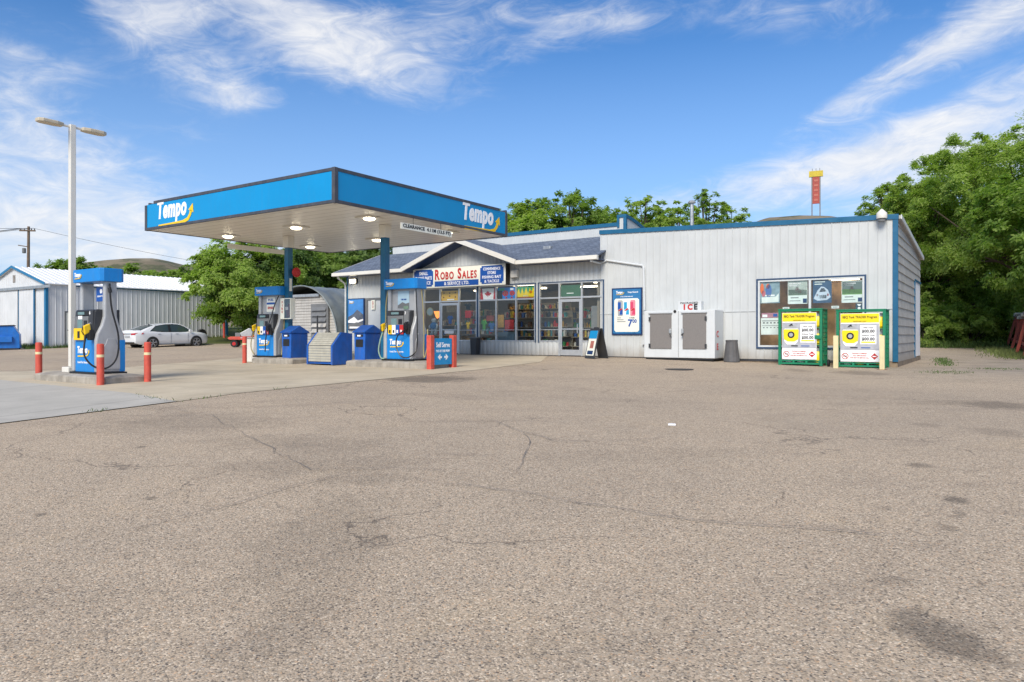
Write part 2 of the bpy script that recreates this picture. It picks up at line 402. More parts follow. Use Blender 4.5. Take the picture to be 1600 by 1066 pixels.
def ribwall(mb, x0, x1, zb, zt, holes, period, rw, dep, P):
    """corrugated wall; zt(x) top; P(x, d, z) -> point; ribs stand proud (d<0 outward)"""
    xs = {round(x0, 4), round(x1, 4)}
    k = math.ceil(x0 / period)
    while k * period < x1:
        for q in (0, rw * .25, rw * .75, rw):
            v = k * period + q
            if x0 < v < x1: xs.add(round(v, 4))
        k += 1
    for h in holes:
        for q in h[:2]:
            if x0 < q < x1: xs.add(round(q, 4))
    xs = sorted(xs)
    def dp(x):
        f = (x % period)
        if f <= 0 or f >= rw: return 0
        return -dep * min(1, f / (rw * .25), (rw - f) / (rw * .25))
    for a, b in zip(xs, xs[1:]):
        if b - a < 1e-4: continue
        mid = (a + b) / 2; cuts = sorted([(h[2], h[3]) for h in holes if h[0] < mid < h[1]])
        za = [zb]; segs = []; z = zb
        for c0, c1 in cuts:
            if c0 > z + 1e-4: segs.append((z, c0))
            z = max(z, c1)
        segs.append((z, None))
        da, db = dp(a + 1e-6), dp(b - 1e-6)
        for s0, s1 in segs:
            t0 = zt(a) if s1 is None else s1; t1 = zt(b) if s1 is None else s1
            if t0 <= s0 and t1 <= s0: continue
            mb.quad(P(a, da, s0), P(b, db, s0), P(b, db, t1), P(a, da, t0))

# ================================================================== GROUND
def lattice():
    xs = list(range(-66, 36)); ys = list(range(-34, 76))
    def ext(lst):
        a = [lst[0]]; st = 2
        while a[-1] > -1600: a.append(a[-1] - st); st *= 1.45
        b = [lst[-1]]; st = 2
        while b[-1] < 1600: b.append(b[-1] + st); st *= 1.45
        return a[::-1][:-1] + lst + b[1:]
    return ext(xs), ext(ys)
def ground_mat():
    m = bpy.data.materials.new('worn_asphalt'); m.use_nodes = True; t = NT(m.node_tree)
    tc = t.n('ShaderNodeTexCoord').outputs['Object']
    p = t.n('ShaderNodeBsdfPrincipled'); o = t.n('ShaderNodeOutputMaterial'); t.nt.links.new(p.outputs[0], o.inputs[0])
    sp = t.n('ShaderNodeSeparateXYZ'); t.put(sp.inputs[0], tc)
    vo = t.n('ShaderNodeTexVoronoi'); t.put(vo.inputs['Vector'], tc); vo.inputs['Scale'].default_value = 100; vo.inputs['Randomness'].default_value = 1
    vc = t.n('ShaderNodeSeparateColor'); t.put(vc.inputs[0], vo.outputs['Color'])
    cr = t.n('ShaderNodeValToRGB'); t.put(cr.inputs[0], vc.outputs[0]); cr.color_ramp.interpolation = 'CONSTANT'
    ramp = [(0, (.035, .035, .04)), (.09, (.12, .11, .10)), (.20, (.24, .205, .165)), (.42, (.34, .29, .24)), (.64, (.42, .36, .30)), (.80, (.28, .27, .255)), (.90, (.60, .55, .48)), (.97, (.42, .28, .18))]
    e = cr.color_ramp.elements
    e[0].position, e[0].color = ramp[0][0], (*ramp[0][1], 1); e[1].position, e[1].color = ramp[1][0], (*ramp[1][1], 1)
    for a, b in ramp[2:]: q = e.new(a); q.color = (*b, 1)
    fine = t.noise(tc, 160, 3, .7)
    c = t.mix(.42, cr.outputs[0], t.mix(t.mr(fine, .3, .7), (.20, .175, .145), (.45, .40, .335)))
    big = t.noise(tc, .22, 6, .62, .6); mid = t.noise(tc, 1.6, 6, .65); 
    c = t.mix(t.mr(big, .40, .62, 0, 1), c, t.mix(1.0, c, (.88, .89, .91), 'MULTIPLY'))
    wx = t.noise(t.vm('MULTIPLY', tc, (.22, .5, 1)), 1.0, 7, .7, 1.2)
    c = t.mix(t.mr(wx, .54, .66, 0, .55), c, t.mix(1.0, c, (.72, .72, .74), 'MULTIPLY'))
    c = t.mix(t.mr(t.noise(tc, .55, 7, .72, .8), .56, .70, 0, .5), c, t.mix(1.0, c, (1.16, 1.12, 1.02), 'MULTIPLY'))
    v2 = t.n('ShaderNodeTexVoronoi'); t.put(v2.inputs['Vector'], tc); v2.inputs['Scale'].default_value = 58
    v2c = t.n('ShaderNodeSeparateColor'); t.put(v2c.inputs[0], v2.outputs['Color'])
    stone = t.m('MULTIPLY', t.m('LESS_THAN', v2c.outputs[1], .085), t.m('LESS_THAN', v2.outputs['Distance'], .42))
    c = t.mix(t.m('MULTIPLY', stone, .80), c, (.05, .05, .055))
    sm = t.mr(t.noise(tc, 5.5, 4, .7), .64, .74, 0, .45)
    c = t.mix(sm, c, t.mix(1.0, c, (.55, .54, .53), 'MULTIPLY'))
    c = t.mix(1.0, c, (1.44, 1.325, 1.165), 'MULTIPLY')
    c = t.mix(t.mr(mid, .50, .72, 0, .30), c, t.mix(1.0, c, (.74, .73, .72), 'MULTIPLY'))
    # oil and tar stains: (px, py, half width px, half height px, darkness)
    stains = [(1478, 1003, 78, 40, .62), (1495, 783, 20, 5.5, .62), (1480, 826, 20, 7, .45), (1440, 728, 20, 4, .52), (1556, 633, 62, 6, .55), (1500, 630, 95, 4, .25), (1560, 676, 35, 7, .22), (1445, 664, 25, 3, .25),
              (672, 593, 72, 5.5, .68), (560, 590, 18, 3, .5), (1345, 583, 40, 4, .5), (1245, 579, 20, 2.5, .35), (1498, 803, 10, 3, .4), (1535, 914, 5, 3, .45), (1490, 808, 16, 2, .3), (1390, 910, 40, 8, .28), (1380, 795, 26, 4, .22),
              (235, 779, 14, 3.5, .5), (65, 805, 9, 2.5, .6), (220, 699, 8, 1.8, .6), (480, 730, 170, 16, .22), (310, 660, 150, 12, .20), (420, 690, 120, 9, .20), (560, 750, 90, 12, .25), (230, 660, 50, 4, .25), (500, 860, 120, 90, .24), (470, 960, 70, 110, .20), (520, 700, 90, 16, .16), (1000, 712, 200, 12, .12), (540, 930, 40, 90, .12), (900, 1010, 220, 30, .08), (150, 940, 200, 30, .10)]
    wob = t.noise(tc, 3.2, 5, .7)
    dark = None
    for px, py, rx, ry, k in stains:
        c0 = gp(px, py); cx = gp(px + rx, py); cy = gp(px, py - ry); cy2 = gp(px, min(py + ry, 1100))
        ax = max(.03, (cx - c0).length); ay = max(.05, (cy - cy2).length / 2)
        yc = (cy.y + cy2.y) / 2; xc = c0.x * yc / c0.y
        d = t.vm('MULTIPLY', t.vm('SUBTRACT', tc, (xc, yc, 0)), (1 / ax, 1 / ay, 0))
        L = t.vm('LENGTH', d, out=1)
        L = t.m('ADD', L, t.m('MULTIPLY', t.m('SUBTRACT', wob, .5), 2.4))
        g = t.m('MULTIPLY', t.mr(L, 1.25, .5, 0, 1, 'SMOOTHSTEP'), min(.92, k * 1.25))
        dark = g if dark is None else t.m('MAXIMUM', dark, g)
    c = t.mix(dark, c, t.mix(.35, (.035, .032, .030), c))
    # hairline cracks
    vd = t.n('ShaderNodeTexVoronoi', feature='DISTANCE_TO_EDGE'); vd.inputs['Scale'].default_value = .30
    t.put(vd.inputs['Vector'], t.vm('ADD', tc, t.vm('SCALE', t.n('ShaderNodeTexNoise', i_Vector=tc, i_Scale=1.1, i_Detail=6).outputs['Color'], (0, 0, 0))))
    wn = t.n('ShaderNodeTexNoise'); t.put(wn.inputs['Vector'], tc); wn.inputs['Scale'].default_value = 1.2; wn.inputs['Detail'].default_value = 7
    sc = t.nt.nodes.new('ShaderNodeVectorMath'); sc.operation = 'SCALE'; t.put(sc.inputs[0], wn.outputs['Color']); sc.inputs[3].default_value = 1.3
    t.put(vd.inputs['Vector'], t.vm('ADD', tc, sc.outputs[0]))
    ck = t.m('MULTIPLY', t.mr(vd.outputs['Distance'], .0045, .0015), t.mr(t.noise(tc, .35, 2), .46, .54, 0, .55))
    c = t.mix(ck, c, (.07, .06, .055))
    # gravelly dirt on the right-hand alley and grass far off
    lx_ = t.m('ADD', t.m('MULTIPLY', t.m('SUBTRACT', sp.outputs[0], C0.x), EX.x), t.m('MULTIPLY', t.m('SUBTRACT', sp.outputs[1], C0.y), EX.y))
    gn = t.noise(tc, .5, 6, .7)
    al = t.mr(t.m('ADD', lx_, t.m('MULTIPLY', gn, 5)), 1.5, 6.0)
    al = t.m('MULTIPLY', al, t.mr(sp.outputs[1], 15.5, 20))
    dirt = t.mix(t.mr(t.noise(tc, 1.1, 7, .7), .32, .66), (.19, .165, .14), (.44, .38, .30))
    dirt = t.mix(t.mr(fine, .3, .7, 0, .5), dirt, (.22, .19, .16))
    dirt = t.mix(t.mr(t.noise(t.vm('MULTIPLY', tc, (.35, 2.2, 1)), 1.2, 6, .7), .55, .68, 0, .75), dirt, (.12, .10, .085))
    c = t.mix(t.m('MULTIPLY', al, .9), c, dirt)
    grs = t.mix(t.noise(tc, 3, 6, .7), (.035, .065, .012), (.13, .14, .04))
    far = t.mr(t.m('ADD', sp.outputs[1], t.m('MULTIPLY', gn, 5)), 52, 53.5)
    farl = t.m('MULTIPLY', t.mr(t.m('ADD', sp.outputs[1], t.m('MULTIPLY', gn, 2)), 46.3, 46.8), t.mr(lx_, -20, -28))
    tuft = t.m('MULTIPLY', t.mr(t.noise(tc, .9, 5, .7), .60, .64), t.m('MULTIPLY', al, t.mr(t.noise(tc, 14, 3, .7), .42, .55)))
    c = t.mix(t.m('MAXIMUM', t.m('MAXIMUM', far, farl), tuft), c, grs)
    t.put(p.inputs['Base Color'], c)
    p.inputs['Roughness'].default_value = .88; p.inputs['Specular IOR Level'].default_value = .25
    b = t.n('ShaderNodeBump'); b.inputs['Distance'].default_value = .006; b.inputs['Strength'].default_value = .55
    t.put(b.inputs['Height'], t.m('ADD', t.m('MULTIPLY', vo.outputs['Distance'], -1.0), t.m('MULTIPLY', fine, .8))); t.put(p.inputs['Normal'], b)
    return m
def build_ground():
    xs, ys = lattice(); mb = MB(); vs = []
    for y in ys:
        for x in xs:
            w = l2w(x, y); vs.append((w.x, w.y, G(w.x, w.y)))
    n = len(xs); fs = [(j * n + i, j * n + i + 1, (j + 1) * n + i + 1, (j + 1) * n + i) for j in range(len(ys) - 1) for i in range(n - 1)]
    mb.add(vs, fs); o = mb.build('ground', ground_mat(), smooth=False); tag(o, kind='structure')
build_ground()

def conc_mat(name, a, b, joint):
    m = bpy.data.materials.new(name); m.use_nodes = True; t = NT(m.node_tree)
    tc = t.n('ShaderNodeTexCoord').outputs['Object']
    p = t.n('ShaderNodeBsdfPrincipled'); o = t.n('ShaderNodeOutputMaterial'); t.nt.links.new(p.outputs[0], o.inputs[0])
    c = t.mix(t.mr(t.noise(tc, .8, 7, .65, .4), .32, .68), a, b)
    c = t.mix(t.mr(t.noise(tc, 60, 3, .7), .35, .7, 0, .35), c, [x * .6 for x in a])
    c = t.mix(t.mr(t.noise(t.vm('MULTIPLY', tc, (.5, 2.5, 1)), 1.1, 6, .7), .55, .75, 0, .6), c, [x * .48 for x in a])
    sp = t.n('ShaderNodeSeparateXYZ'); t.put(sp.inputs[0], tc)
    lx_ = t.m('ADD', t.m('MULTIPLY', t.m('SUBTRACT', sp.outputs[0], C0.x), EX.x), t.m('MULTIPLY', t.m('SUBTRACT', sp.outputs[1], C0.y), EX.y))
    ly_ = t.m('ADD', t.m('MULTIPLY', t.m('SUBTRACT', sp.outputs[0], C0.x), EY.x), t.m('MULTIPLY', t.m('SUBTRACT', sp.outputs[1], C0.y), EY.y))
    j = None
    for q, off in ((lx_, .3), (ly_, 1.1)):
        w = t.m('ADD', t.m('ADD', q, off), t.m('MULTIPLY', t.noise(tc, 2.5, 3), .03))
        d = t.m('ABSOLUTE', t.m('SUBTRACT', t.m('FRACT', t.m('DIVIDE', w, joint)), .5)); g = t.mr(d, .4965, .4985)
        j = g if j is None else t.m('MAXIMUM', j, g)
    c = t.mix(t.m('MULTIPLY', j, .7), c, (.07, .06, .05))
    t.put(p.inputs['Base Color'], c); p.inputs['Roughness'].default_value = .85
    return m
def pad(name, pts, m, off):
    """sheet over the ground following its slope, clipped to a convex outline of world points"""
    from mathutils.geometry import tessellate_polygon
    A = [Vector((*w2l(p.x, p.y), 0)) for p in pts]
    bm = bmesh.new()
    for tri in tessellate_polygon([A]):
        L = [A[k] for k in tri]
        ar = (L[1] - L[0]).cross(L[2] - L[0]).z
        if abs(ar) < 1e-4: continue
        if ar < 0: L = L[::-1]
        x0, x1 = math.floor(min(p.x for p in L)), math.ceil(max(p.x for p in L)); y0, y1 = math.floor(min(p.y for p in L)), math.ceil(max(p.y for p in L))
        b2 = bmesh.new(); g = {}
        for a in range(x0, x1 + 1):
            for b in range(y0, y1 + 1): g[a, b] = b2.verts.new((a, b, 0))
        for a in range(x0, x1):
            for b in range(y0, y1): b2.faces.new((g[a, b], g[a + 1, b], g[a + 1, b + 1], g[a, b + 1]))
        for k in range(3):
            a, b = L[k], L[(k + 1) % 3]; d = b - a
            bmesh.ops.bisect_plane(b2, geom=b2.verts[:] + b2.edges[:] + b2.faces[:], plane_co=(a.x, a.y, 0), plane_no=(d.y, -d.x, 0), clear_outer=True)
        vm = {v: bm.verts.new(v.co) for v in b2.verts}
        for f in b2.faces: bm.faces.new([vm[v] for v in f.verts])
        b2.free()
    bmesh.ops.remove_doubles(bm, verts=bm.verts, dist=1e-4)
    def gz(lx, ly):   # same bilinear surface as the ground lattice
        i, j = math.floor(lx), math.floor(ly); u, v = lx - i, ly - j
        z = [G(*l2w(i + a, j + b).xy) for b in (0, 1) for a in (0, 1)]
        return z[0] * (1 - u) * (1 - v) + z[1] * u * (1 - v) + z[2] * (1 - u) * v + z[3] * u * v
    for v in bm.verts:
        lx, ly = v.co.x, v.co.y; w = l2w(lx, ly); v.co = (w.x, w.y, gz(lx, ly) + off)
    me = bpy.data.meshes.new(name); bm.to_mesh(me); bm.free(); me.materials.append(m)
    o = bpy.data.objects.new(name, me); COL.objects.link(o); return tag(o, kind='structure')
m_beige = conc_mat('beige_concrete', (.46, .39, .28), (.60, .52, .385), 4.6)
m_greyc = conc_mat('grey_concrete', (.41, .39, .345), (.52, .495, .44), 5.0)
pad('canopy_pad', [gp(278, 628), gp(740, 579), gp(845, 566), l2w(-12.2, -.02), l2w(-24, -.02), l2w(-24.5, -3), gp(150, 578), gp(-160, 587), gp(-160, 596), gp(0, 594)], m_beige, .008)
pad('grey_pad', [gp(276, 628.5), gp(0, 663), gp(-300, 700), gp(-320, 604), gp(0, 594.5), gp(205, 615.5)], m_greyc, .014)
def strip(name, pxs, w, m, off=.02, jit=.05, seed=1, kind='structure'):
    rnd = random.Random(seed); P = []
    for (a, b), (c, d) in zip(pxs, pxs[1:]):
        p, q = gp(a, b), gp(c, d); n = max(2, int((q - p).length / .25))
        for k in range(n):
            r = p.lerp(q, k / n); P.append(Vector((r.x + rnd.uniform(-jit, jit), r.y + rnd.uniform(-jit, jit))))
    mb = MB(); vs = []
    for i, p in enumerate(P):
        d = (P[min(i + 1, len(P) - 1)] - P[max(0, i - 1)]).normalized(); nn = Vector((-d.y, d.x)) * w * rnd.uniform(.3, 1)
        for s in (1, -1): q = p + nn * s; vs.append((q.x, q.y, G(q.x, q.y) + off))
    mb.add(vs, [(2 * i, 2 * i + 1, 2 * i + 3, 2 * i + 2) for i in range(len(P) - 1)])
    return tag(mb.build(name, m), kind=kind)
m_crack = mat('crack_tar', (.19, .165, .145), .9, var=.35, scale=9)
strip('pavement_crack', [(640, 752), (820, 772), (1000, 806), (1110, 814), (1250, 830), (1440, 838)], .006, m_crack, seed=2)
strip('pavement_crack', [(760, 655), (820, 676), (860, 691), (960, 691), (1070, 683)], .006, m_crack, seed=3)
strip('pavement_crack', [(820, 678), (832, 700), (812, 738), (815, 748)], .006, m_crack, seed=7)
strip('pavement_crack', [(270, 640), (330, 650), (480, 735), (640, 735), (740, 742)], .006, m_crack, seed=8)
strip('pavement_crack', [(205, 832), (330, 800), (450, 765), (560, 735)], .006, m_crack, seed=9, jit=.02)
strip('pavement_crack', [(600, 591), (760, 600), (900, 606), (1100, 600)], .006, m_crack, seed=5)
m_weed = mat('weed_green', (.06, .11, .02), .8, var=.4, scale=20)
def weeds(name, pxs, seed, dens=14, h=.05, wid=.06):
    rnd = random.Random(seed); mb = MB()
    for (a, b), (c, d) in zip(pxs, pxs[1:]):
        p, q = gp(a, b), gp(c, d); n = int((q - p).length * dens)
        for k in range(n):
            if math.sin(k * .37 + seed) + rnd.uniform(-1, 1) < .2: continue
            r = p.lerp(q, rnd.random())
            for _ in range(4):
                x, y = r.x + rnd.gauss(0, wid), r.y + rnd.gauss(0, wid); a_ = rnd.uniform(0, 6.28); hh = h * rnd.uniform(.4, 1.5); z = G(x, y)
                mb.add([(x, y, z), (x + .018 * math.cos(a_), y + .018 * math.sin(a_), z), (x + rnd.gauss(0, .03), y + rnd.gauss(0, .03), z + hh)], [(0, 1, 2)])
    return tag(mb.build(name, m_weed), kind='stuff')
weeds('joint_weeds', [(276, 628), (200, 616)], 3, 20); weeds('joint_weeds', [(276, 628), (330, 622)], 4, 16); weeds('joint_weeds', [(130, 646), (180, 640)], 6, 20); weeds('joint_weeds', [(330, 622), (460, 606)], 5, 4)
def grass(name, pts_fn, n, seed, h=.12, m=m_weed):
    rnd = random.Random(seed); mb = MB()
    for _ in range(n):
        x, y = pts_fn(rnd); z = G(x, y); a_ = rnd.uniform(0, 6.28); hh = h * rnd.uniform(.4, 1.5); w = .02 + h * .12
        mb.add([(x, y, z), (x + w * math.cos(a_), y + w * math.sin(a_), z), (x + rnd.gauss(0, .3 * h), y + rnd.gauss(0, .3 * h), z + hh)], [(0, 1, 2)])
    return tag(mb.build(name, m, fix=False), kind='stuff')
m_grass = mat('dry_green_grass', (.10, .13, .035), .85, var=.5, scale=3)
def seg(p, q, w):
    return lambda r: (lambda t: (p[0] + (q[0] - p[0]) * t + r.gauss(0, w), p[1] + (q[1] - p[1]) * t + r.gauss(0, w)))(r.random())

# ---- hills far off: ridge heights by direction
def build_hills():
    crest = [(-2200, 440), (-900, 430), (-200, 440), (0, 432), (75, 418), (110, 412), (160, 407), (200, 404), (240, 404), (262, 408), (290, 415), (310, 412), (335, 411), (420, 420), (700, 440), (1000, 400), (1120, 372), (1185, 345), (1200, 340), (1250, 337), (1300, 338), (1320, 342), (1350, 350), (1420, 380), (1500, 430), (1700, 440), (2500, 440), (5200, 440)]
    mb = MB(); azs = [a * .006 for a in range(-230, 231)]; prof = [(-.62, -.05), (-.5, 0), (-.36, .12), (-.24, .34), (-.14, .62), (-.06, .88), (0, 1), (.1, 1.0), (.3, .8), (.6, .3)]
    vs = []
    for a in azs:
        px = 800 + F * math.tan(max(-1.35, min(1.35, a)))
        near = sst(900, 1150, px) * (1 - sst(1500, 2100, px)); D = 330 - 150 * near
        cy = lerp(crest, px); el = (HY - cy) / F; Dy = D * math.cos(a)
        zc = EYE + el * Dy if abs(a) < 1.3 else 20
        for u, v in prof:
            d = D * (1 + u); nz = (noise.noise(Vector((a * 14, u * 4, 1))) * 2.0 + noise.noise(Vector((a * 50, u * 13, 5))) * .7) * (0 if u < -.4 else (.45 if abs(u) < .02 else 1)) * (D / 330)
            vs.append((math.sin(a) * d, math.cos(a) * d, .3 + (zc - .3) * v + nz * (.25 if u == 0 else 1)))
    n = len(prof); mb.add(vs, [(i * n + j, (i + 1) * n + j, (i + 1) * n + j + 1, i * n + j + 1) for i in range(len(azs) - 1) for j in range(n - 1)])
    m = bpy.data.materials.new('dry_hillside'); m.use_nodes = True; t = NT(m.node_tree)
    tc = t.n('ShaderNodeTexCoord').outputs['Object']; p = t.n('ShaderNodeBsdfPrincipled'); o = t.n('ShaderNodeOutputMaterial'); t.nt.links.new(p.outputs[0], o.inputs[0])
    c = t.mix(t.mr(t.noise(tc, .035, 7, .65), .35, .65), (.15, .125, .08), (.26, .215, .14))
    c = t.mix(t.mr(t.noise(tc, .12, 6, .7), .46, .56, 0, .85), c, (.06, .075, .028))
    t.put(p.inputs['Base Color'], c); p.inputs['Roughness'].default_value = .95
    tag(mb.build('hills', m, smooth=True), kind='structure')
build_hills()

# ================================================================== STORE
store = sthing('store_building', 0, 0, 0, 'long low white metal store with a shingled gable entrance and blue roof edge', 'store')
XL, XM = -23.50, -9.91
ZT, ZTR, ZBT = 2.86, 2.26, .54     # window head, transom, sill
def X(px, ly=0): return wl(px, 524, ly)[0]
def topA(x): return 3.86
gx0, gxm, gx1 = -19.22, -16.28, -13.33
def topGable(x):
    return max(3.86, 3.80 + (gx1 - x) * .376 if x > gxm else 3.80 + (x - gx0) * .376) if gx0 < x < gx1 else 3.86
def topB(x): return 4.60 + (4.28 - 4.60) * (x - XM) / (-XM)
holesA = [(X(571), X(604), .0, 2.55), (X(662), X(688), ZBT, ZT), (X(688), X(717.5), 0, ZT), (X(717.5), X(746), ZBT, ZT), (X(748), X(836.7), ZBT, ZT), (X(842.5), X(874.2), ZBT, ZT), (X(874.2), X(909.3), 0, ZT), (X(909.3), X(937.8), ZBT, ZT)]
bw = (X(1184.5), X(1351), .41, 2.615)
PF = lambda x, d, z: (x, d, z)
w = MB(); ribwall(w, XL, XM, .013, topGable, holesA, .20, .16, .022, PF); w.build('front_wall', m_white, store)
# right-hand front, upper sheet and lower sheet lapping at the joint
holesB = [(h[0], h[1], h[2], h[3]) for h in [holesA[7]] if False] + [bw]
w = MB(); ribwall(w, XM + .001, 0, 1.60, topB, [bw], .26, .035, .018, lambda x, d, z: (x, d - .004, z)); 
ribwall(w, XM + .001, 0, .013, lambda x: 1.60, [bw], .26, .035, .018, PF)
w.box(XM, bw[0] - .06, -.024, -.004, 1.588, 1.612).box(bw[1] + .06, -.11, -.024, -.004, 1.588, 1.612); w.build('front_wall', m_white, store)
# step where the right block rises above the shingled roof
def sidewall(mb, x, ys, zb, ztf, lap=.275, face=1):
    zs = [zb + .0]
    z = zb
    for a, b in zip(ys, ys[1:]):
        ta, tb = ztf(a), ztf(b); z = zb; k = 0
        while z < max(ta, tb):
            z2 = z + lap
            A = (x + face * .034, a, min(z, ta)); B = (x + face * .034, b, min(z, tb)); C = (x + face * .004, b, min(z2, tb)); D = (x + face * .004, a, min(z2, ta))
            mb.quad(A, B, C, D)
            if z2 < max(ta, tb): mb.quad(D, C, (x + face * .034, b, min(z2, tb)), (x + face * .034, a, min(z2, ta)))
            z = z2
DB = 7.45
def topS(y): return 4.32 - .05 * y - .004 * y * y
w = MB(); ys = [.0, .9, 1.8, 2.7, 3.6, 4.5, 5.22]
sidewall(w, 0, ys, .0, topS); sidewall(w, 0, [5.22, DB], 2.75, topS)
w.build('side_wall', m_side, store)
MB().box(-.05, .012, 5.25, DB, .02, 2.75).build('side_door', m_wlet, store, bevel=.01)
w = MB().box(-.012, .05, 5.16, 5.25, 0, 2.8).box(-.012, .05, 5.16, DB, 2.75, 2.82); w.build('door_trim', m_trim, store)
w = MB().box(XM - .12, 0, DB, DB + .1, 0, 3.6); w.build('back_wall', m_side, store)
w = MB(); ribwall(w, 0, 9, .0, lambda x: 3.8, [], .23, .035, .012, lambda x, d, z: (XL + d, x, z)); w.build('left_wall', m_white, store)
# trims
w = MB()
w.box(-.10, .046, -.035, .046, .0, 4.42)
w.build('corner_trim', m_trim, store, bevel=.004)
w = MB(); w.prism([(XM - .02, topB(XM) - .002), (.06, topB(0) - .002), (.06, topB(0) + .15), (XM - .02, topB(XM) + .15)], -.05, .08, 'y'); w.build('roof_fascia', m_trim, store)
box('corner_trim', m_trim, store, XL - .03, XL + .055, -.03, .02, .01, 3.6)
w = MB(); w.hexa([(-.02, .08, 4.30), (.12, .08, 4.30), (-.02, DB + .1, topS(DB) - .02), (.12, DB + .1, topS(DB) - .03), (-.02, .08, 4.41), (.12, .08, 4.40), (-.02, DB + .1, topS(DB) + .10), (.12, DB + .1, topS(DB) + .09)])
w.build('side_eave', m_side, store, bevel=.01)
w = MB(); w.hexa([(.11, .08, 4.29), (.14, .08, 4.29), (.11, DB + .1, topS(DB) - .04), (.14, DB + .1, topS(DB) - .04), (.11, .08, 4.42), (.14, .08, 4.42), (.11, DB + .1, topS(DB) + .11), (.14, DB + .1, topS(DB) + .11)]); w.build('eave_board', m_whitep, store)
w = MB(); w.quad((XM, .05, 4.66), (.05, .05, 4.36), (.05, DB, 3.55), (XM, DB, 3.85)); w.build('flat_roof', m_steel, store)
w = MB().box(XM, .03, .02, .2, -.28, .012).box(-.2, .03, .2, DB, -.28, -.001).box(XL, XM, .03, .2, -.15, .012); w.build('foundation', m_found, store)
box('base_gap', m_dgrey, store, XL + .05, -1, .004, .03, -.06, .014)
# upper block behind
ux = -10.03; uy = 2.5
w = MB(); ribwall(w, XL + .6, -10.36, 4.3, lambda x: 5.27, [], .23, .035, .012, lambda x, d, z: (x, uy + d, z)); ribwall(w, -10.36, ux, 4.3, lambda x: 5.6, [], .33, .02, .01, lambda x, d, z: (x, uy + d - .02, z))
def uT(y): return 5.60 - .10 * (y - uy) - .045 * (y - uy) ** 2
yy = [uy, 3, 3.5, 4, 4.5, 5, 5.5, 6, 7]
for a, b in zip(yy, yy[1:]): w.quad((ux, a, 4.3), (ux, b, 4.3), (ux, b, uT(b)), (ux, a, uT(a)))
w.build('upper_wall', m_white, store)
w = MB().box(XL + .5, -10.36, uy - .05, uy + .1, 5.265, 5.41).box(-10.40, -10.30, uy - .06, uy + .04, 5.2, 5.72).box(-10.12, -9.99, uy - .06, uy + .04, 4.6, 5.60).box(-10.40, -9.99, uy - .065, uy + .06, 5.60, 5.72)
for a, b in zip(yy, yy[1:]): w.hexa([(ux - .05, a, uT(a) - .02), (ux + .05, a, uT(a) - .02), (ux - .05, b, uT(b) - .02), (ux + .05, b, uT(b) - .02), (ux - .05, a, uT(a) + .12), (ux + .05, a, uT(a) + .12), (ux - .05, b, uT(b) + .12), (ux + .05, b, uT(b) + .12)])
w.build('upper_trim', m_trim, store)
w = MB().quad((XL + .6, uy, 5.3), (ux, uy, 5.3), (ux, 12, 4.5), (XL + .6, 12, 4.5)); w.build('upper_roof', m_steel, store)
# shingled roof: main slope and gable
def roofz(y): return 3.78 + (y + .62) * .358
w = MB()
x0r, x1r = XL - .28, XM - .005
def slab(a, b, c, d, th=.05):
    P = [Vector(p) for p in (a, b, c, d)]; n = (P[1] - P[0]).cross(P[3] - P[0]).normalized(); n = n if n.z > 0 else -n
    w.add([p for p in P] + [p - n * th for p in P], [(0, 1, 2, 3), (7, 6, 5, 4), (0, 4, 5, 1), (1, 5, 6, 2), (2, 6, 7, 3), (3, 7, 4, 0)])
slab((x0r, -.62, roofz(-.62)), (gx0 + .1, -.62, roofz(-.62)), (gxm + .02, uy, roofz(uy)), (x0r, uy, roofz(uy)))
slab((gx1 - .1, -.62, roofz(-.62)), (x1r, -.62, roofz(-.62)), (x1r, uy, roofz(uy)), (gxm + .03, uy, roofz(uy)))
slab((x1r, -.62, roofz(-.62)), (x1r + .25, -.62, roofz(-.62)), (x1r + .25, -.02, roofz(-.02)), (x1r, -.02, roofz(-.02)))
apz = 4.93
slab((gx0 - .02, -.72, 3.82), (gxm, -.72, apz), (gxm, uy, apz), (gx0 - .02, uy, 3.82 + .0))
slab((gxm, -.72, apz), (gx1 + .02, -.72, 3.82), (gx1 + .02, uy, 3.82), (gxm, uy, apz))
w.build('shingle_roof', m_shing, store)
for xa, xb in ((x0r, gx0 - .05), (gx1 + .05, x1r + .25)):
    w = MB(); w.prism([(-.62, 3.75), (-.75, 3.75), (-.76, 3.60), (-.73, 3.585), (-.62, 3.585)], xa, xb, 'x')
    w.build('gutter', m_soffitw, store)
for xa, xb in ((x0r, gx0), (gx1, x1r + .25)): MB().box(xa, xb, -.62, -.001 if xb < XM else -.03, 3.60, 3.625).build('eave_soffit', m_navy, store)
w = MB()
for s, xf in ((-1, gx0), (1, gx1)):
    w.prism([(xf + s * .10, 3.78), (xf + s * .05, 3.60), (gxm, 4.70), (gxm, 4.90)], -.80, -.722, 'y')
w.build('rake_board', m_soffitw, store)
w = MB()
for s, xf in ((-1, gx0), (1, gx1)):
    w.prism([(xf, 3.66), (xf, 3.60), (gxm, 4.69), (gxm, 4.75)], -.72, -.02, 'y')
w.build('rake_soffit', m_navy, store)
w = MB(); w.prism([(-.62, roofz(-.62) + .01), (-.62, roofz(-.62) - .14), (uy, roofz(uy) - .14), (uy, roofz(uy) + .01)], x0r - .03, x0r, 'x'); w.build('rake_board', m_soffitw, store)
w = MB().box(-14.0 + 1.0, -12.65, .9, 1.15, roofz(.9), roofz(.9) + .13); w.build('roof_vent', m_steel, store, bevel=.02)
w = MB().tube([(XL - .12, -.55, 3.62), (XL - .12, -.45, 3.5), (XL - .06, -.10, 3.28), (XL - .06, -.07, 3.1), (XL - .06, -.07, .1)], .045, 8); w.build('downspout', m_whitep, store)
px_ = lambda px, py, ly=-.06: wl(px, py, ly)
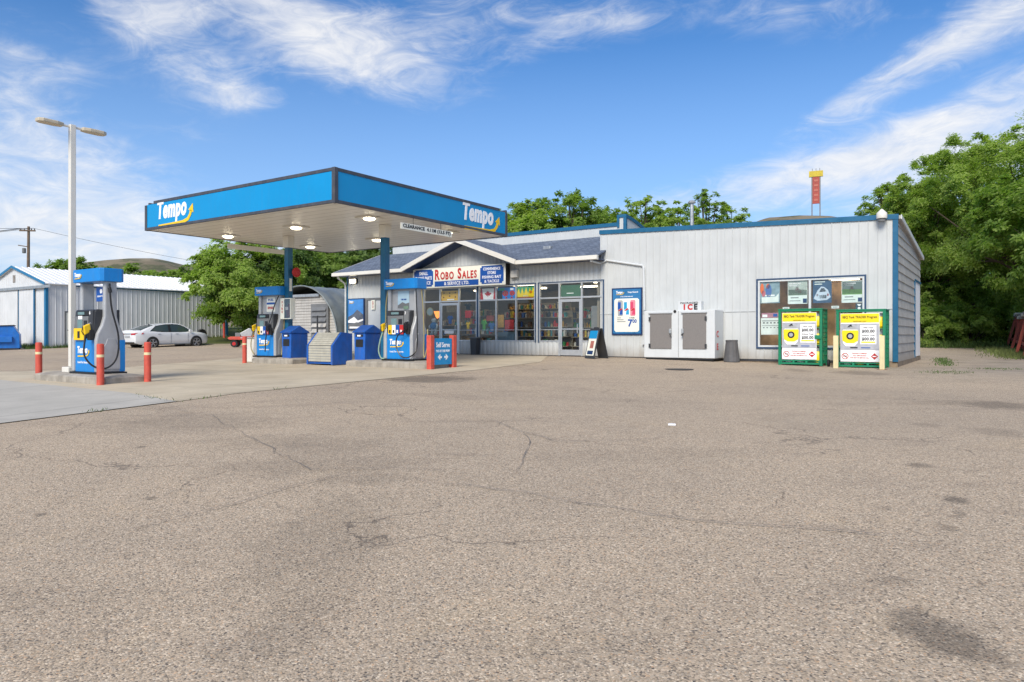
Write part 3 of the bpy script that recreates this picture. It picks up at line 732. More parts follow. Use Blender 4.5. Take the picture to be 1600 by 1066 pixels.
a, b, c = px_(944, 407), px_(1004, 415), px_(1007, 485)
w = MB().tube([(XM - .05, -.66, 3.55), (XM + .05, -.10, 3.50), (a[0] + .1, -.06, a[1]), (b[0], -.06, b[1]), (b[0] + .04, -.06, b[1] - .08), (c[0], -.06, c[1])], .042, 8); w.build('drain_pipe', m_whitep, store)
# ---- glazing
def frame(bars, name='window'): 
    mb = MB()
    for x0, x1, z0, z1 in bars: mb.box(x0, x1, -.03, .07, z0, z1)
    return mb.build(name, m_alu, store, bevel=.006)
def pane(par, x0, x1, z0, z1, m=m_glass): return MB().quad((x0, .02, z0), (x1, .02, z0), (x1, .02, z1), (x0, .02, z1)).build('pane', m, par)
def door(x0, x1, hx, glassm=m_glass2):
    mb = MB(); t_ = .075
    for a in ((x0, x0 + t_, .02, 2.2), (x1 - t_, x1, .02, 2.2), (x0 + t_, x1 - t_, .02, .24), (x0 + t_, x1 - t_, 2.09, 2.2)): mb.box(a[0], a[1], -.02, .03, a[2], a[3])
    d = mb.build('glass_door', m_alu, store, bevel=.005)
    MB().quad((x0 + t_, .005, .24), (x1 - t_, .005, .24), (x1 - t_, .005, 2.09), (x0 + t_, .005, 2.09)).build('glass', glassm, d)
    MB().tube([(hx, -.02, .88), (hx, -.09, .88), (hx, -.09, 1.22), (hx, -.02, 1.22)], .014, 6).build('handle', m_alu, d)
    MB().box(x0 + t_, x1 - t_, -.035, -.015, 1.02, 1.06).build('push_bar', m_alu, d)
def bars(xs, b=.05):
    out = []
    for i, x in enumerate(xs): out.append((x - b / 2, x + b / 2))
    return out
def storefront(xl, xr, mull, doorspan=None, hx=None):
    e = .05; B = [(xl, xr, ZT - e, ZT)]
    B += [(xl, xl + e, ZBT if not doorspan or doorspan[0] > xl + .1 else 0, ZT - e), (xr - e, xr, ZBT, ZT - e)]
    for x in mull: B.append((x - .035, x + .035, 0 if doorspan and (abs(x - doorspan[0]) < .06 or abs(x - doorspan[1]) < .06) else ZBT, ZT - e))
    edges = [xl + e] + [v for x in mull for v in (x - .035, x + .035)] + [xr - e]
    for i in range(0, len(edges), 2):
        B.append((edges[i], edges[i + 1], ZTR - .03, ZTR + .035))
        mid = (edges[i] + edges[i + 1]) / 2
        if not (doorspan and doorspan[0] < mid < doorspan[1]):
            B.append((edges[i], edges[i + 1], ZBT, ZBT + .06)); B.append((edges[i], edges[i + 1], 1.005, 1.03))
    fr = frame(B)
    for i in range(0, len(edges), 2):
        mid = (edges[i] + edges[i + 1]) / 2
        pane(fr, edges[i], edges[i + 1], ZTR + .035, ZT - e)
        if doorspan and doorspan[0] < mid < doorspan[1]: door(edges[i] + .005, edges[i + 1] - .005, edges[i + 1] - .12)
        else: pane(fr, edges[i], edges[i + 1], ZBT + .06, ZTR - .03)
    w = MB(); t_ = .03
    w.box(xl - .04, xr + .04, -.04, -.005, ZT, ZT + .035).box(xl - .04, xl, -.04, -.005, ZBT - .03, ZT).box(xr, xr + .04, -.04, -.005, ZBT - .03, ZT)
    w.build('window_trim', mat('window_trim_blue', (.025, .06, .13), .4), store)
storefront(X(662), X(745.5), [X(688), X(717.5)], (X(688), X(717.5)))
storefront(X(748), X(836.7), [X(775.5), X(806.5)])
storefront(X(842.5), X(942.8), [X(874.2), X(909.3)], (X(874.2), X(909.3)))
# big window right
t_ = .06
fr = MB()
for a in ((bw[0], bw[1], bw[3] - t_, bw[3]), (bw[0], bw[1], bw[2], bw[2] + t_), (bw[0], bw[0] + t_, bw[2] + t_, bw[3] - t_), (bw[1] - t_, bw[1], bw[2] + t_, bw[3] - t_), (X(1265.5) - .035, X(1265.5) + .035, bw[2] + t_, bw[3] - t_)): fr.box(a[0], a[1], -.03, .06, a[2], a[3])
fr = fr.build('window', m_whitep, store, bevel=.006)
pane(fr, bw[0] + t_, X(1265.5) - .035, bw[2] + t_, bw[3] - t_); pane(fr, X(1265.5) + .035, bw[1] - t_, bw[2] + t_, bw[3] - t_)
w = MB().box(bw[0] - .05, bw[1] + .05, -.045, -.005, bw[3], bw[3] + .045).box(bw[0] - .05, bw[1] + .05, -.045, -.005, bw[2] - .05, bw[2]).box(bw[0] - .05, bw[0], -.045, -.005, bw[2], bw[3]).box(bw[1], bw[1] + .05, -.045, -.005, bw[2], bw[3]); w.build('window_trim', mat('window_trim_blue', (.025, .06, .13), .4), store)
# steel door at left
dx0, dx1 = X(575), X(603)
w = MB().box(X(571), dx0, -.03, .08, 0, 2.55).box(dx1, X(604), -.03, .08, 0, 2.55).box(dx0, dx1, -.03, .08, 2.45, 2.55); w.build('door_frame', m_mgrey, store)
d = box('steel_door', m_whitep, store, dx0, dx1, .01, .05, .02, 2.45); w = MB().lathe([(.03, -.05), (.03, -.02), (.012, .01)], (dx1 - .12, 0, 1.0), 10, 'y'); w.build('handle', m_alu, d)
# interior
w = MB().box(XL + .1, -10.1, .1, 8.9, -.02, .03).box(-10, -.05, .1, DB - .1, -.02, .03); w.build('interior_floor', m_intfloor, store)
w = MB().box(XL + .1, -10.1, .12, 8.9, 3.05, 3.1).box(-10, -.05, .12, DB - .1, 3.05, 3.1); w.build('interior_ceiling', m_intwall, store)
w = MB().box(XL + .1, -10.1, 7.0, 7.1, .03, 3.05).box(-10.1, -10.0, .12, DB, .03, 3.05).box(-20.2, -20.1, .12, 7, .03, 3.05); w.build('interior_wall', m_intwall, store)
w = MB().box(-9.99, -.1, 1.25, 1.33, .03, 3.05).box(-.12, -.06, .12, 1.25, .03, 3.05).box(-6.6, -6.5, .12, 1.25, .03, 3.05); w.build('panelled_wall', m_wood, store)
for k, (xa, ya, ln) in enumerate([(-18.9, 1.3, 1.2), (-17.0, 1.6, 1.2), (-14.8, 2.3, 1.2), (-13.6, 1.5, 1.2), (-11.6, 1.3, 1.5), (-10.9, 2.6, 1.2), (-15.8, 4.6, 1.4), (-13.0, 4.8, 1.4), (-18.5, 4.5, 1.4), (-4.2, .9, .75), (-1.6, .9, .9)]):  # the deeper ones are out of view, added to brighten the shop
    MB().box(xa - ln / 2, xa + ln / 2, ya - .09, ya + .05, 2.99 if k < 9 else 2.58, 3.045 if k < 9 else 2.60).build('ceiling_light', m_fluo, store)

# ================================================================== CANOPY
cx0, cx1, cy0, cy1, cz0, cz1 = -20.75, -11.72, -11.46, -3.58, 4.26, 5.17
canopy = sthing('fuel_canopy', 0, 0, 0, 'flat fuel canopy with bright blue fascia standing on two dark blue columns', 'canopy')
MB().box(cx0 + .1, cx1 - .1, cy0 + .1, cy1 - .1, cz0, cz0 + .05).build('soffit', m_soffit, canopy)
MB().box(cx0 + .06, cx1 - .06, cy0 + .06, cy1 - .06, cz0 + .06, cz1 - .10).build('roof_deck', m_frame, canopy)
def fas(name, m, a):
    return MB().box(*a).build(name, m, canopy, bevel=.004)
fas('fascia_panel', m_blue, (cx0 + .10, cx1 - .10, cy0, cy0 + .05, cz0 + .07, cz1 - .09)); fas('fascia_panel', m_blue, (cx1 - .05, cx1, cy0 + .10, cy1 - .10, cz0 + .07, cz1 - .09))
fas('fascia_panel', m_blue, (cx0 + .10, cx1 - .10, cy1 - .05, cy1, cz0 + .07, cz1 - .09)); fas('fascia_panel', m_blue, (cx0, cx0 + .05, cy0 + .10, cy1 - .10, cz0 + .07, cz1 - .09))
o_ = .015
for n_, a in (('fascia_trim', (cx0 + .5, cx1 + o_, cy0 - o_, cy0 + .06, cz1 - .09, cz1)), ('fascia_trim', (cx1 - .06, cx1 + o_, cy0 + .061, cy1 - .45, cz1 - .09, cz1)), ('fascia_trim', (cx0 - o_, cx0 + .06, cy0 + .1, cy1, cz1 - .09, cz1)), ('fascia_trim', (cx0 + .07, cx1, cy1 - .06, cy1 + o_, cz1 - .09, cz1)),
              ('fascia_trim', (cx0 + .1, cx1 - .1, cy0 - o_, cy0 + .06, cz0 - .012, cz0 + .07)), ('fascia_trim', (cx1 - .06, cx1 + o_, cy0 + .1, cy1 - .1, cz0 - .012, cz0 + .07)), ('fascia_trim', (cx0 - o_, cx0 + .06, cy0 + .1, cy1 - .1, cz0 - .012, cz0 + .07)), ('fascia_trim', (cx0 + .1, cx1 - .1, cy1 - .06, cy1 + o_, cz0 - .012, cz0 + .07)),
              ('corner_post', (cx0 - .02, cx0 + .1, cy0 - .02, cy0 + .1, cz0 - .02, cz1 - .1)), ('corner_post', (cx1 - .1, cx1 + .02, cy0 - .02, cy0 + .1, cz0 - .02, cz1 + .004)), ('corner_post', (cx1 - .1, cx1 + .02, cy1 - .1, cy1 + .02, cz0 - .02, cz1 - .1)), ('corner_post', (cx0 - .02, cx0 + .1, cy1 - .1, cy1 + .02, cz0 - .02, cz1 - .1))):
    MB().box(*a).build(n_, m_frame, canopy, bevel=.006)
logo(canopy, (-19.03, cy0 - .005, 4.70), 2.1, '-y'); logo(canopy, (cx1 + .005, -5.05, 4.68), 2.15, '+x')
for lx in (-13.42, -18.05):
    MB().box(lx - .1, lx + .1, -7.95, -7.75, -.06, 4.255).build('column', m_colblue, canopy, bevel=.008)
    MB().box(lx - .165, lx - .102, -7.90, -7.84, -.05, 3.86).build('dark_strip', m_dgrey, canopy, bevel=.01)  # narrow dark box down the left side of each column
    MB().box(lx - .14, lx + .14, -7.99, -7.71, 3.86, 4.258).build('column_sleeve', m_soffitw, canopy, bevel=.01)
    MB().box(lx - .17, lx + .17, -8.02, -7.68, -.07, -.04).build('base_plate', m_dgrey, canopy)
for lx in (-19.57, -16.0, -12.75):
    for ly in (-9.2, -5.6):
        f = MB().box(lx - .30, lx + .30, ly - .30, ly + .30, cz0 - .035, cz0 - .001).build('canopy_light', m_soffitw, canopy, bevel=.01)
        MB().lathe([(.17, cz0 - .035), (.165, cz0 - .06), (.12, cz0 - .085), (.05, cz0 - .095)], (lx, ly, 0), 18).build('lens', m_lit, f, smooth=True)
        MB().box(lx - .42, lx + .42, ly - .012, ly + .012, cz0 - .006, cz0 - .0005).build('seam', m_frame, f)
# column fittings
t_ = sthing('fire_extinguisher_cabinet', -17.86, -7.97, 1.72, 'white cabinet holding a fire extinguisher on the far canopy column', 'cabinet')
hb = .36
w = MB().box(-.27, .27, .0, .035, -hb, hb).box(-.27, -.24, -.17, 0, -hb, hb).box(.24, .27, -.17, 0, -hb, hb).box(-.24, .24, -.17, 0, hb - .03, hb).box(-.24, .24, -.17, 0, -hb, -hb + .03).box(-.24, -.06, -.175, -.15, -hb + .03, hb - .03)
w.build('housing', m_creams, t_, bevel=.005)
e_ = MB().lathe([(.085, -.30), (.09, -.28), (.09, .02), (.06, .09), (.03, .12), (.03, .17)], (.08, -.08, 0), 14).build('extinguisher', m_redl, t_, smooth=True)
MB().box(.0, .15, -.175, -.165, -.05, .06).build('gauge_label', m_wlet, e_)
for k, c in enumerate('FIRE'): text(c, .11, m_redl, t_, (-.15, -.182, .22 - k * .11), '-y', .02)
MB().box(-.05, .24, -.178, -.174, -hb + .03, hb - .03).build('glass', glass_mat('cabinet_glass', (.6, .6, .6), .08), t_)
t_ = tag(MB().box(-.05, .05, -.01, .01, -.22, .22).build('notice_plate', m_creams, None, bevel=.003), 'narrow cream notice plate high on the far canopy column', 'notice'); t_.location = l2w(-17.94, -7.85, 2.56); t_.rotation_euler = (0, 0, ROT + R(90))
t_ = sthing('alarm_bell', -17.93, -7.7, 3.0, 'round red bell on the back of the far canopy column', 'bell'); MB().lathe([(.16, -.05), (.17, -.03), (.17, .02), (.12, .05), (.04, .06)], (.12, 0, 0), 18, 'x').build('gong', m_redl, t_, smooth=True); MB().box(0, .08, -.05, .05, -.05, .05).build('bracket', m_yell, t_)

# clearance boards
def clearance(lx, ly0, ly1, z0, z1, lab, face):
    L_ = ly1 - ly0; o = sthing('clearance_sign', lx, (ly0 + ly1) / 2, z0, lab, 'clearance sign', 'clearance signs hanging from the canopy')
    MB().box(-.012, .012, -L_ / 2, L_ / 2, 0, z1 - z0).build('board', m_creams, o, bevel=.003)
    text('CLEARANCE  4.11M (13.5 FT)', .14, m_blet, o, (.016 if face == '+x' else -.016, 0, (z1 - z0) / 2), face, .03, fit=L_ * .93)
    for s in (-.27, .27): MB().tube([(0, L_ * s, z1 - z0), (0, L_ * s, cz0 + .02 - z0)], .008, 6).build('hanger_rod', m_dgrey, o)
clearance(-11.74, -8.95, -6.62, 3.88, 4.06, 'white board reading clearance 4.11m hanging under the near right canopy edge', '+x')
clearance(-20.62, -8.5, -6.0, 3.95, 4.13, 'blank backed clearance board hanging under the far left canopy edge', '-x')

# ================================================================== ISLANDS
def island(x0, x1, y0, y1, zb, zt, lab):
    o = sthing('pump_island', (x0 + x1) / 2, (y0 + y1) / 2, zb, lab, 'pump island', 'concrete pump islands'); a, b = (x1 - x0) / 2, (y1 - y0) / 2; h = zt - zb
    def ring(i, z): r = .14; return [(sx * (a - i) - (sx * r if k == q else 0), sy * (b - i) - (sy * r if k != q else 0), z) for sx, sy, q in ((-1, -1, 1), (1, -1, 0), (1, 1, 1), (-1, 1, 0)) for k in (0, 1)]
    mb = MB(); rs = [ring(0, -.1), ring(0, h - .02), ring(.02, h), ring(.14, h + .03), ring(.28, h + .05)]
    vs = [v for r_ in rs for v in r_]; fs = [(i * 8 + k, i * 8 + (k + 1) % 8, (i + 1) * 8 + (k + 1) % 8, (i + 1) * 8 + k) for i in range(4) for k in range(8)] + [tuple(32 + k for k in range(8))]
    mb.add(vs, fs).build('kerb', m_conc, o)
island(-17.4, -14.05, -16.22, -15.08, -.31, -.15, 'concrete island under the single fuel pump with the orange posts')
island(-19.35, -17.2, -8.5, -7.4, -.17, -.01, 'concrete island under the far pump beside the blue column')
island(-14.62, -11.1, -8.5, -7.4, -.18, -.01, 'concrete island under the near canopy pump by the self serve sign')

# ================================================================== PUMPS
def pump(lx, ly, z, lab, kind):
    o = sthing('fuel_pump', lx, ly, z, lab, 'fuel pump', 'fuel pumps')
    box('plinth', m_black, o, -.64, .64, -.36, .36, 0, .05, bevel=.01)
    lo = box('lower_panel', m_pblue, o, -.47, .47, -.30, .30, .05, .84, bevel=.012)
    logo(lo, (-.06, -.305, .53), .60, '-y'); text('Local. For Everyone.', .07, m_wlet, lo, (-.06, -.304, .27), '-y', .015, fit=.56)
    # silver flared sides
    prof = [(-.33, .05), (.33, .05), (.33, .80), (.30, .95), (.20, 1.15), (.145, 1.35), (.14, 2.18), (-.14, 2.18), (-.145, 1.35), (-.20, 1.15), (-.30, .95), (-.33, .80)]
    for s in (-1, 1):
        q = MB().prism(prof, s * .47, s * .60, 'x').build('side_column', m_silver, o, bevel=.03)
        MB().prism([(a * .62, .12 + (b - .05) * .55) for a, b in prof[:6] + prof[8:]], s * .60, s * .615, 'x').build('side_moulding', m_silver, q, bevel=.01)
    for s in (-1, 1): MB().box(s * .60, s * .612, .20, .32, .06, .80).build('edge_strip', m_pblue, o)
    # head
    h = MB().prism([(-.27, .84), (.27, .84), (.27, 1.52), (-.27, 1.52), (-.30, 1.46), (-.33, 1.05), (-.30, .90)], -.468, .468, 'x').build('head', m_dgrey, o, bevel=.015)
    MB().box(-.30, .22, -.335, -.29, 1.38, 1.49).build('display', m_black, h, bevel=.004)
    MB().box(-.26, .05, -.342, -.333, 1.40, 1.465).build('screen', m_screen, h)
    MB().box(.26, .45, -.345, -.26, .92, 1.50).build('side_panel', m_mgrey if kind != 1 else m_dgrey, h, bevel=.01)
    MB().box(-.40, .24, -.347, -.30, 1.02, 1.36).build('card_panel', m_mgrey, h, bevel=.01)
    MB().box(-.25, -.02, -.356, -.345, 1.08, 1.28).build('keypad_screen', m_screen, h, bevel=.003)
    MB().box(.05, .2, -.356, -.345, 1.10, 1.26).build('card_slot', m_blet, h)
    if kind == 1:
        MB().box(-.42, .06, -.362, -.33, .80, 1.08).build('grade_plate', m_yell, h, bevel=.006); MB().box(-.22, -.12, -.37, -.36, .85, 1.01).build('grade_button', m_blet, h)
        MB().box(-.20, -.02, -.36, -.345, 1.29, 1.37).build('sticker', m_wlet, h); text('6', .11, m_wlet, h, (.33, -.35, 1.44), '-y')
    else:
        for k, c in enumerate((m_yell, m_wlet, m_signblue, m_redl)):
            xa = -.36 + k * .155
            MB().box(xa, xa + .145, -.362, -.33, .80, 1.08).build('grade_plate', c, h, bevel=.004); MB().box(xa + .04, xa + .10, -.368, -.36, .84, .93).build('grade_button', m_blet if k < 2 else m_wlet, h)
        text('2', .11, m_wlet, h, (.33, -.35, 1.44), '-y') if kind == 3 else None
    # upper sign board between the towers
    if kind == 1:
        u = MB().box(-.05, .43, -.02, .02, 1.72, 2.06).build('upper_card', m_signblue, o); MB().lathe([(.055, -.03), (.055, -.021)], (.19, 0, 1.96), 14, 'y').build('crest', m_wlet, u)
        text('QUALITY FUELS', .05, m_wlet, u, (.19, -.023, 1.84), '-y', fit=.36)
    else:
        u = MB().box(-.47, .47, -.05, .05, 1.52, 2.17).build('upper_panel', m_silver, o)
        MB().box(-.24, .22, -.06, -.048, 1.60, 2.12).build('notice', m_creams if kind == 2 else mat('pale_blue_card', (.42, .58, .68), .4), u)
        if kind == 2:
            MB().box(-.23, .21, -.066, -.059, 1.86, 1.93).build('notice_band', m_signblue, u)
            text('FUEL', .10, m_signblue, u, (0, -.063, 2.02), '-y', fit=.3); text('REWARDS', .12, m_redl, u, (0, -.063, 1.74), '-y', fit=.36)
        else:
            MB().prism([(-.24, 1.68), (-.05, 1.78), (.08, 1.73), (.22, 1.76), (.22, 1.60), (-.24, 1.60)], -.068, -.06, 'y').build('notice_picture', m_mgrey, u)
            text('CARD HERE', .06, m_signblue, u, (0, -.063, 1.86), '-y', fit=.22); MB().box(.0, .2, -.072, -.066, 1.56, 1.66).build('notice_band', mat('dull_green', (.18, .28, .20), .6), u)
    v = MB().prism([(-.68, -.20), (-.62, -.28), (.62, -.28), (.68, -.20), (.68, .20), (.62, .28), (-.62, .28), (-.68, .20)], 2.17, 2.48, 'z').build('valance', m_pblue, o, bevel=.015)
    logo(v, (-.36, -.286, 2.33), .36, '-y')
    # nozzles and hoses
    def nozzle(x, y, zz, m, s=1):
        n = MB().hexa([(x - .05, y - .09, zz - .10), (x + .05, y - .09, zz - .10), (x - .05, y + .05, zz - .02), (x + .05, y + .05, zz - .02), (x - .05, y - .12, zz + .10), (x + .05, y - .12, zz + .10), (x - .05, y + .02, zz + .17), (x + .05, y + .02, zz + .17)]).build('nozzle', m, o, bevel=.02)
        MB().tube([(x, y - .02, zz + .14), (x, y + .05, zz + .18), (x, y + .13, zz + .12)], .016, 6).build('spout', m_steel, n)
        MB().tube([(x, y - .10, zz - .10), (x, y - .14, zz - .02), (x, y - .12, zz + .1)], .012, 6).build('lever', m_black, n)
        MB().box(x - .07, x + .07, y, y + .10, zz - .22, zz + .02).build('nozzle_boot', m_black, n, bevel=.015)
    def hose(pts, r, m):
        P = [Vector(p) for p in pts]; out = []
        for i in range(len(P) - 1):
            p0, p1, p2, p3 = P[max(0, i - 1)], P[i], P[i + 1], P[min(len(P) - 1, i + 2)]
            for k in range(8):
                u_ = k / 8; out.append(.5 * ((2 * p1) + (p2 - p0) * u_ + (2 * p0 - 5 * p1 + 4 * p2 - p3) * u_ ** 2 + (3 * p1 - p0 - 3 * p2 + p3) * u_ ** 3))
        MB().tube(out + [P[-1]], r, 8).build('hose', m, o, smooth=True)
    if kind == 1:
        nozzle(.40, -.42, 1.02, m_yell)
        hose([(.63, -.05, 2.12), (.67, -.06, 1.9), (.68, -.02, 1.5), (.73, .10, .9), (.74, .06, .40), (.72, -.15, .16), (.66, -.42, .20), (.50, -.55, .45), (.41, -.50, .80), (.40, -.47, .93)], .021, m_hose)
        MB().tube([(.62, -.05, 2.02), (.66, -.05, 1.92)], .04, 8).build('swivel', m_black, o)
    elif kind == 3:
        nozzle(.44, -.40, 1.02, m_blet); nozzle(-.60, -.30, .98, m_yell)
        hose([(.62, -.20, 2.14), (.66, -.22, 1.7), (.67, -.20, 1.0), (.66, -.22, .35), (.55, -.45, .12), (.30, -.52, .16), (.12, -.52, .45), (.16, -.50, .75), (.42, -.48, .92)], .019, m_hose)
        hose([(.64, .02, 2.14), (.68, .05, 1.6), (.69, .08, .8), (.70, .05, .35), (.78, .0, .10), (.86, .05, .5), (.80, .12, .95)], .017, m_hosey)
        hose([(-.62, -.1, 2.14), (-.66, -.14, 1.7), (-.66, -.16, 1.1), (-.64, -.3, .95)], .019, m_hosey)
        hose([(-.60, -.34, .88), (-.66, -.40, .6), (-.70, -.42, .3), (-.62, -.40, .08), (-.48, -.38, .07)], .021, m_hoseg)
    else:
        nozzle(.38, -.42, 1.0, m_blet); nozzle(-.62, -.28, 1.0, m_yell)
        hose([(.60, -.20, 2.14), (.55, -.34, 1.8), (.45, -.40, 1.4), (.38, -.47, 1.1), (.30, -.50, .7), (.20, -.46, .2)], .019, m_hose)
        hose([(.64, .02, 2.14), (.66, .0, 1.6), (.66, -.04, .8), (.66, -.1, .3), (.7, -.16, .08)], .02, m_hosey)
        hose([(-.62, -.30, .9), (-.70, -.36, .6), (-.68, -.38, .3), (-.52, -.38, .1)], .017, m_hosey)
    return o
pump(-15.28, -15.65, -.115, 'tall silver and blue fuel pump alone on the front left island', 1)
pump(-18.80, -7.95, .03, 'silver and blue fuel pump beside the far canopy column', 2)
pump(-12.47, -7.97, .03, 'silver and blue fuel pump beside the near canopy column', 3)
t_ = sthing('card_kiosk', -19.95, -7.75, -.17, 'low white metal cabinet left of the far fuel pump', 'cabinet'); 
MB().box(-.45, .42, -.30, .30, 0, .86).build('housing', m_soffitw, t_, bevel=.02)
MB().box(-.5, .47, -.34, .34, .86, .90).build('lid', m_silver, t_, bevel=.01)

# ================================================================== POSTS
def bollard(lx, ly, z, h, lab, r=.085, m=m_red, group='orange red bollards', band=True):
    r *= .9
    o = sthing('bollard', lx, ly, z, lab, 'bollard', group)
    MB().lathe([(r, -.02), (r, h - .02), (r * .8, h), (.01, h + .004)], (0, 0, 0), 18).build('post', m, o, smooth=True)
    if band: MB().lathe([(r + .003, h - .30), (r + .003, h - .24)], (0, 0, 0), 18).build('reflective_band', m_cream, o, smooth=True)
    return o
bollard(-17.52, -16.0, -.31, .93, 'orange red bollard at the left end of the front pump island')
bollard(-14.02, -16.22, -.32, .93, 'orange red bollard at the near corner of the front pump island')
bollard(-13.92, -15.2, -.29, .93, 'orange red bollard at the right end of the front pump island')
bollard(-19.55, -8.55, -.17, .93, 'orange red bollard at the left end of the far pump island')
bollard(-42.3, 6.1, G(*l2w(-42.3, 6.1).xy) - .15, 1.3, 'tall thin orange post at the far corner of the shed', .09, band=False)
# self-serve sign
for lx, ly, lab in ((-11.02, -8.48, 'left square red post holding the self serve sign'), (-11.02, -7.45, 'right square red post holding the self serve sign')):
    o = sthing('sign_post', lx, ly, -.19, lab, 'post', 'red posts of the self serve sign'); MB().box(-.085, .085, -.085, .085, 0, .99).build('post', m_red, o, bevel=.02)
o = sthing('sign_post', -11.35, -7.30, -.17, 'short red post behind the self serve sign', 'post', 'red posts of the self serve sign'); MB().lathe([(.07, 0), (.07, .6), (.03, .63)], n=14).build('post', m_red, o)
t_ = sthing('self_serve_sign', -10.99, -7.97, -.06, 'square blue sign reading self serve pay at the pump', 'sign')
MB().box(-.015, .015, -.41, .41, 0, .77).build('board', m_blue, t_, bevel=.004)
text('Self Serve', .2, m_wlet, t_, (.018, 0, .58), '+x', .02, fit=.62); text('PAY AT THE PUMP', .1, m_wlet, t_, (.018, 0, .40), '+x', .01, fit=.62)
for s in (-1, 1): MB().prism([(s * .24, .22), (s * .13, .31), (s * .13, .25), (s * .06, .25), (s * .06, .19), (s * .13, .19), (s * .13, .13)], .016, .022, 'x').build('arrow', m_wlet, t_)

# ---- light pole
t_ = sthing('lamp_post', -16.45, -15.7, -.13, 'tall square white pole with two flat lamp heads by the front pump', 'lamp post')
MB().box(-.065, .065, -.065, .065, .16, 6.14).build('pole', m_soffitw, t_, bevel=.012)
MB().box(-.17, .17, -.17, .17, 0, .15).build('base', m_soffitw, t_, bevel=.02)
MB().box(-.03, .03, -.35, .35, 6.06, 6.11).build('arm', m_soffitw, t_, bevel=.01)
for s in (-1, 1):
    MB().prism([(-.09, s * .22), (.09, s * .22), (.14, s * .38), (.14, s * .70), (.08, s * .80), (-.08, s * .80), (-.14, s * .70), (-.14, s * .38)], 6.04, 6.13, 'z').build('lamp_head', mat('lamp_head_tan', (.55, .48, .36), .5), t_, bevel=.02)

# ---- waste bins and wiper box
def bin_(lx, ly, lab):
    o = sthing('waste_bin', lx, ly, .01, lab, 'waste bin', 'blue waste bins on the pump islands')
    b = MB().prism([(-.22, 0), (.22, 0), (.25, .86), (-.25, .86)], -.36, .36, 'y').build('body', m_binblue, o, bevel=.02)
    MB().box(-.16, .16, -.372, -.352, .42, .66).build('slot', m_black, b, bevel=.01); MB().box(-.16, .16, -.372, -.352, .74, .82).build('towel_slot', m_black, b, bevel=.01); MB().box(-.06, .08, -.40, -.365, .75, .80).build('paper_towel', m_wlet, b)
    MB().prism([(-.40, .86), (.40, .86), (.42, .90), (0, 1.12), (-.42, .90)], -.28, .28, 'x').build('lid', m_binblue, o, bevel=.015)
bin_(-17.62, -7.93, 'peaked blue waste bin on the far island beside the column')
bin_(-14.10, -7.93, 'peaked blue waste bin on the near island left of the column')
t_ = sthing('squeegee_cabinet', -15.82, -8.0, -.16, 'blue cabinet with a sloping cream roll front between the islands', 'cabinet')
pr = [(-.42, 0), (.45, 0), (.45, 1.02), (-.02, 1.06), (-.42, .62)]
for s in (-1, 1): MB().prism(pr, s * .55, s * .62, 'x').build('side_panel', m_binblue, t_, bevel=.012)
MB().prism([(-.36, .03), (.43, .03), (.43, 1.0), (0, 1.02), (-.36, .60)], -.55, .55, 'x').build('body', m_binblue, t_)
w = MB()
path = [Vector((-.385, .10)), Vector((-.385, .62)), Vector((-.01, 1.04)), Vector((.40, 1.0))]
for a, b in zip(path[:3], path[1:3] + [path[3]]):
    if a == path[2]: break
    n = int((b - a).length / .075)
    for k in range(n):
        p, q = a.lerp(b, (k + .06) / n), a.lerp(b, (k + .94) / n); d = (b - a).normalized(); nn = Vector((-d.y, d.x)) * .022
        w.prism([tuple(p), tuple(q), tuple(q + nn), tuple(p + nn)], -.53, .53, 'x')
w.build('roll_front', mat('roll_slats', (.43, .42, .36), .5, dirt=.25), t_)
MB().box(-.05, .05, .0, .05, 1.04, 1.075).build('handle', m_black, t_)
w = MB().prism([(0, 0), (.06, .0), (.1, 1), (0, 1)], 0, .01, 'y')

# ================================================================== ON THE STORE WALL
def wallthing(name, pxl, pxr, pyt, pyb, ly, lab, cat, group=None):
    a = lp(pxl, (pyt + pyb) / 2, 'y', ly)[0]; b = lp(pxr, (pyt + pyb) / 2, 'y', ly)[0]; c = (pxl + pxr) / 2
    zt = lp(c, pyt, 'y', ly)[2]; zb = lp(c, pyb, 'y', ly)[2]
    return sthing(name, (a + b) / 2, ly, (zt + zb) / 2, lab, cat, group), (b - a) / 2, (zt - zb) / 2
# store sign
t_ = sthing('store_sign', -16.53, -.14, 3.285, 'long cream store sign with red and white lettering over the windows', 'sign')
MB().box(-2.50, 2.50, -.16, .13, -.43, .43).build('board', m_creams, t_, bevel=.008); MB().box(2.50, 2.512, -.165, .13, -.435, .435).build('end_panel', m_black, t_)
MB().box(-2.51, 2.51, -.17, .13, .43, .445).build('edge_frame', m_steel, t_)
def plaque(x0, x1, z0, z1, c=.07):
    return MB().prism([(x0 + c, z0), (x1 - c, z0), (x1 - c, z0 + c), (x1, z0 + c), (x1, z1 - c), (x1 - c, z1 - c), (x1 - c, z1), (x0 + c, z1), (x0 + c, z1 - c), (x0, z1 - c), (x0, z0 + c), (x0 + c, z0 + c)], -.168, -.158, 'y')
p1 = plaque(-2.42, -1.33, -.36, .38).build('panel', m_signblue, t_); p2 = plaque(1.22, 2.40, -.36, .38).build('panel', m_signblue, t_)
for s_, z_, ww in (('SMALL', .22, .50), ('ENGINE PARTS', .01, .95), ('& SERVICE', -.20, .80)): text(s_, .2, m_wlet, p1, (-1.87, -.172, z_), '-y', .02, fit=ww)
for s_, z_, ww in (('CONVENIENCE', .25, .86), ('STORE', .085, .42), ('FISHING BAIT', -.085, .96), ('& TACKLE', -.26, .74)): text(s_, .16, m_wlet, p2, (1.81, -.172, z_), '-y', .02, fit=ww)
lt = MB(); xx = -1.20
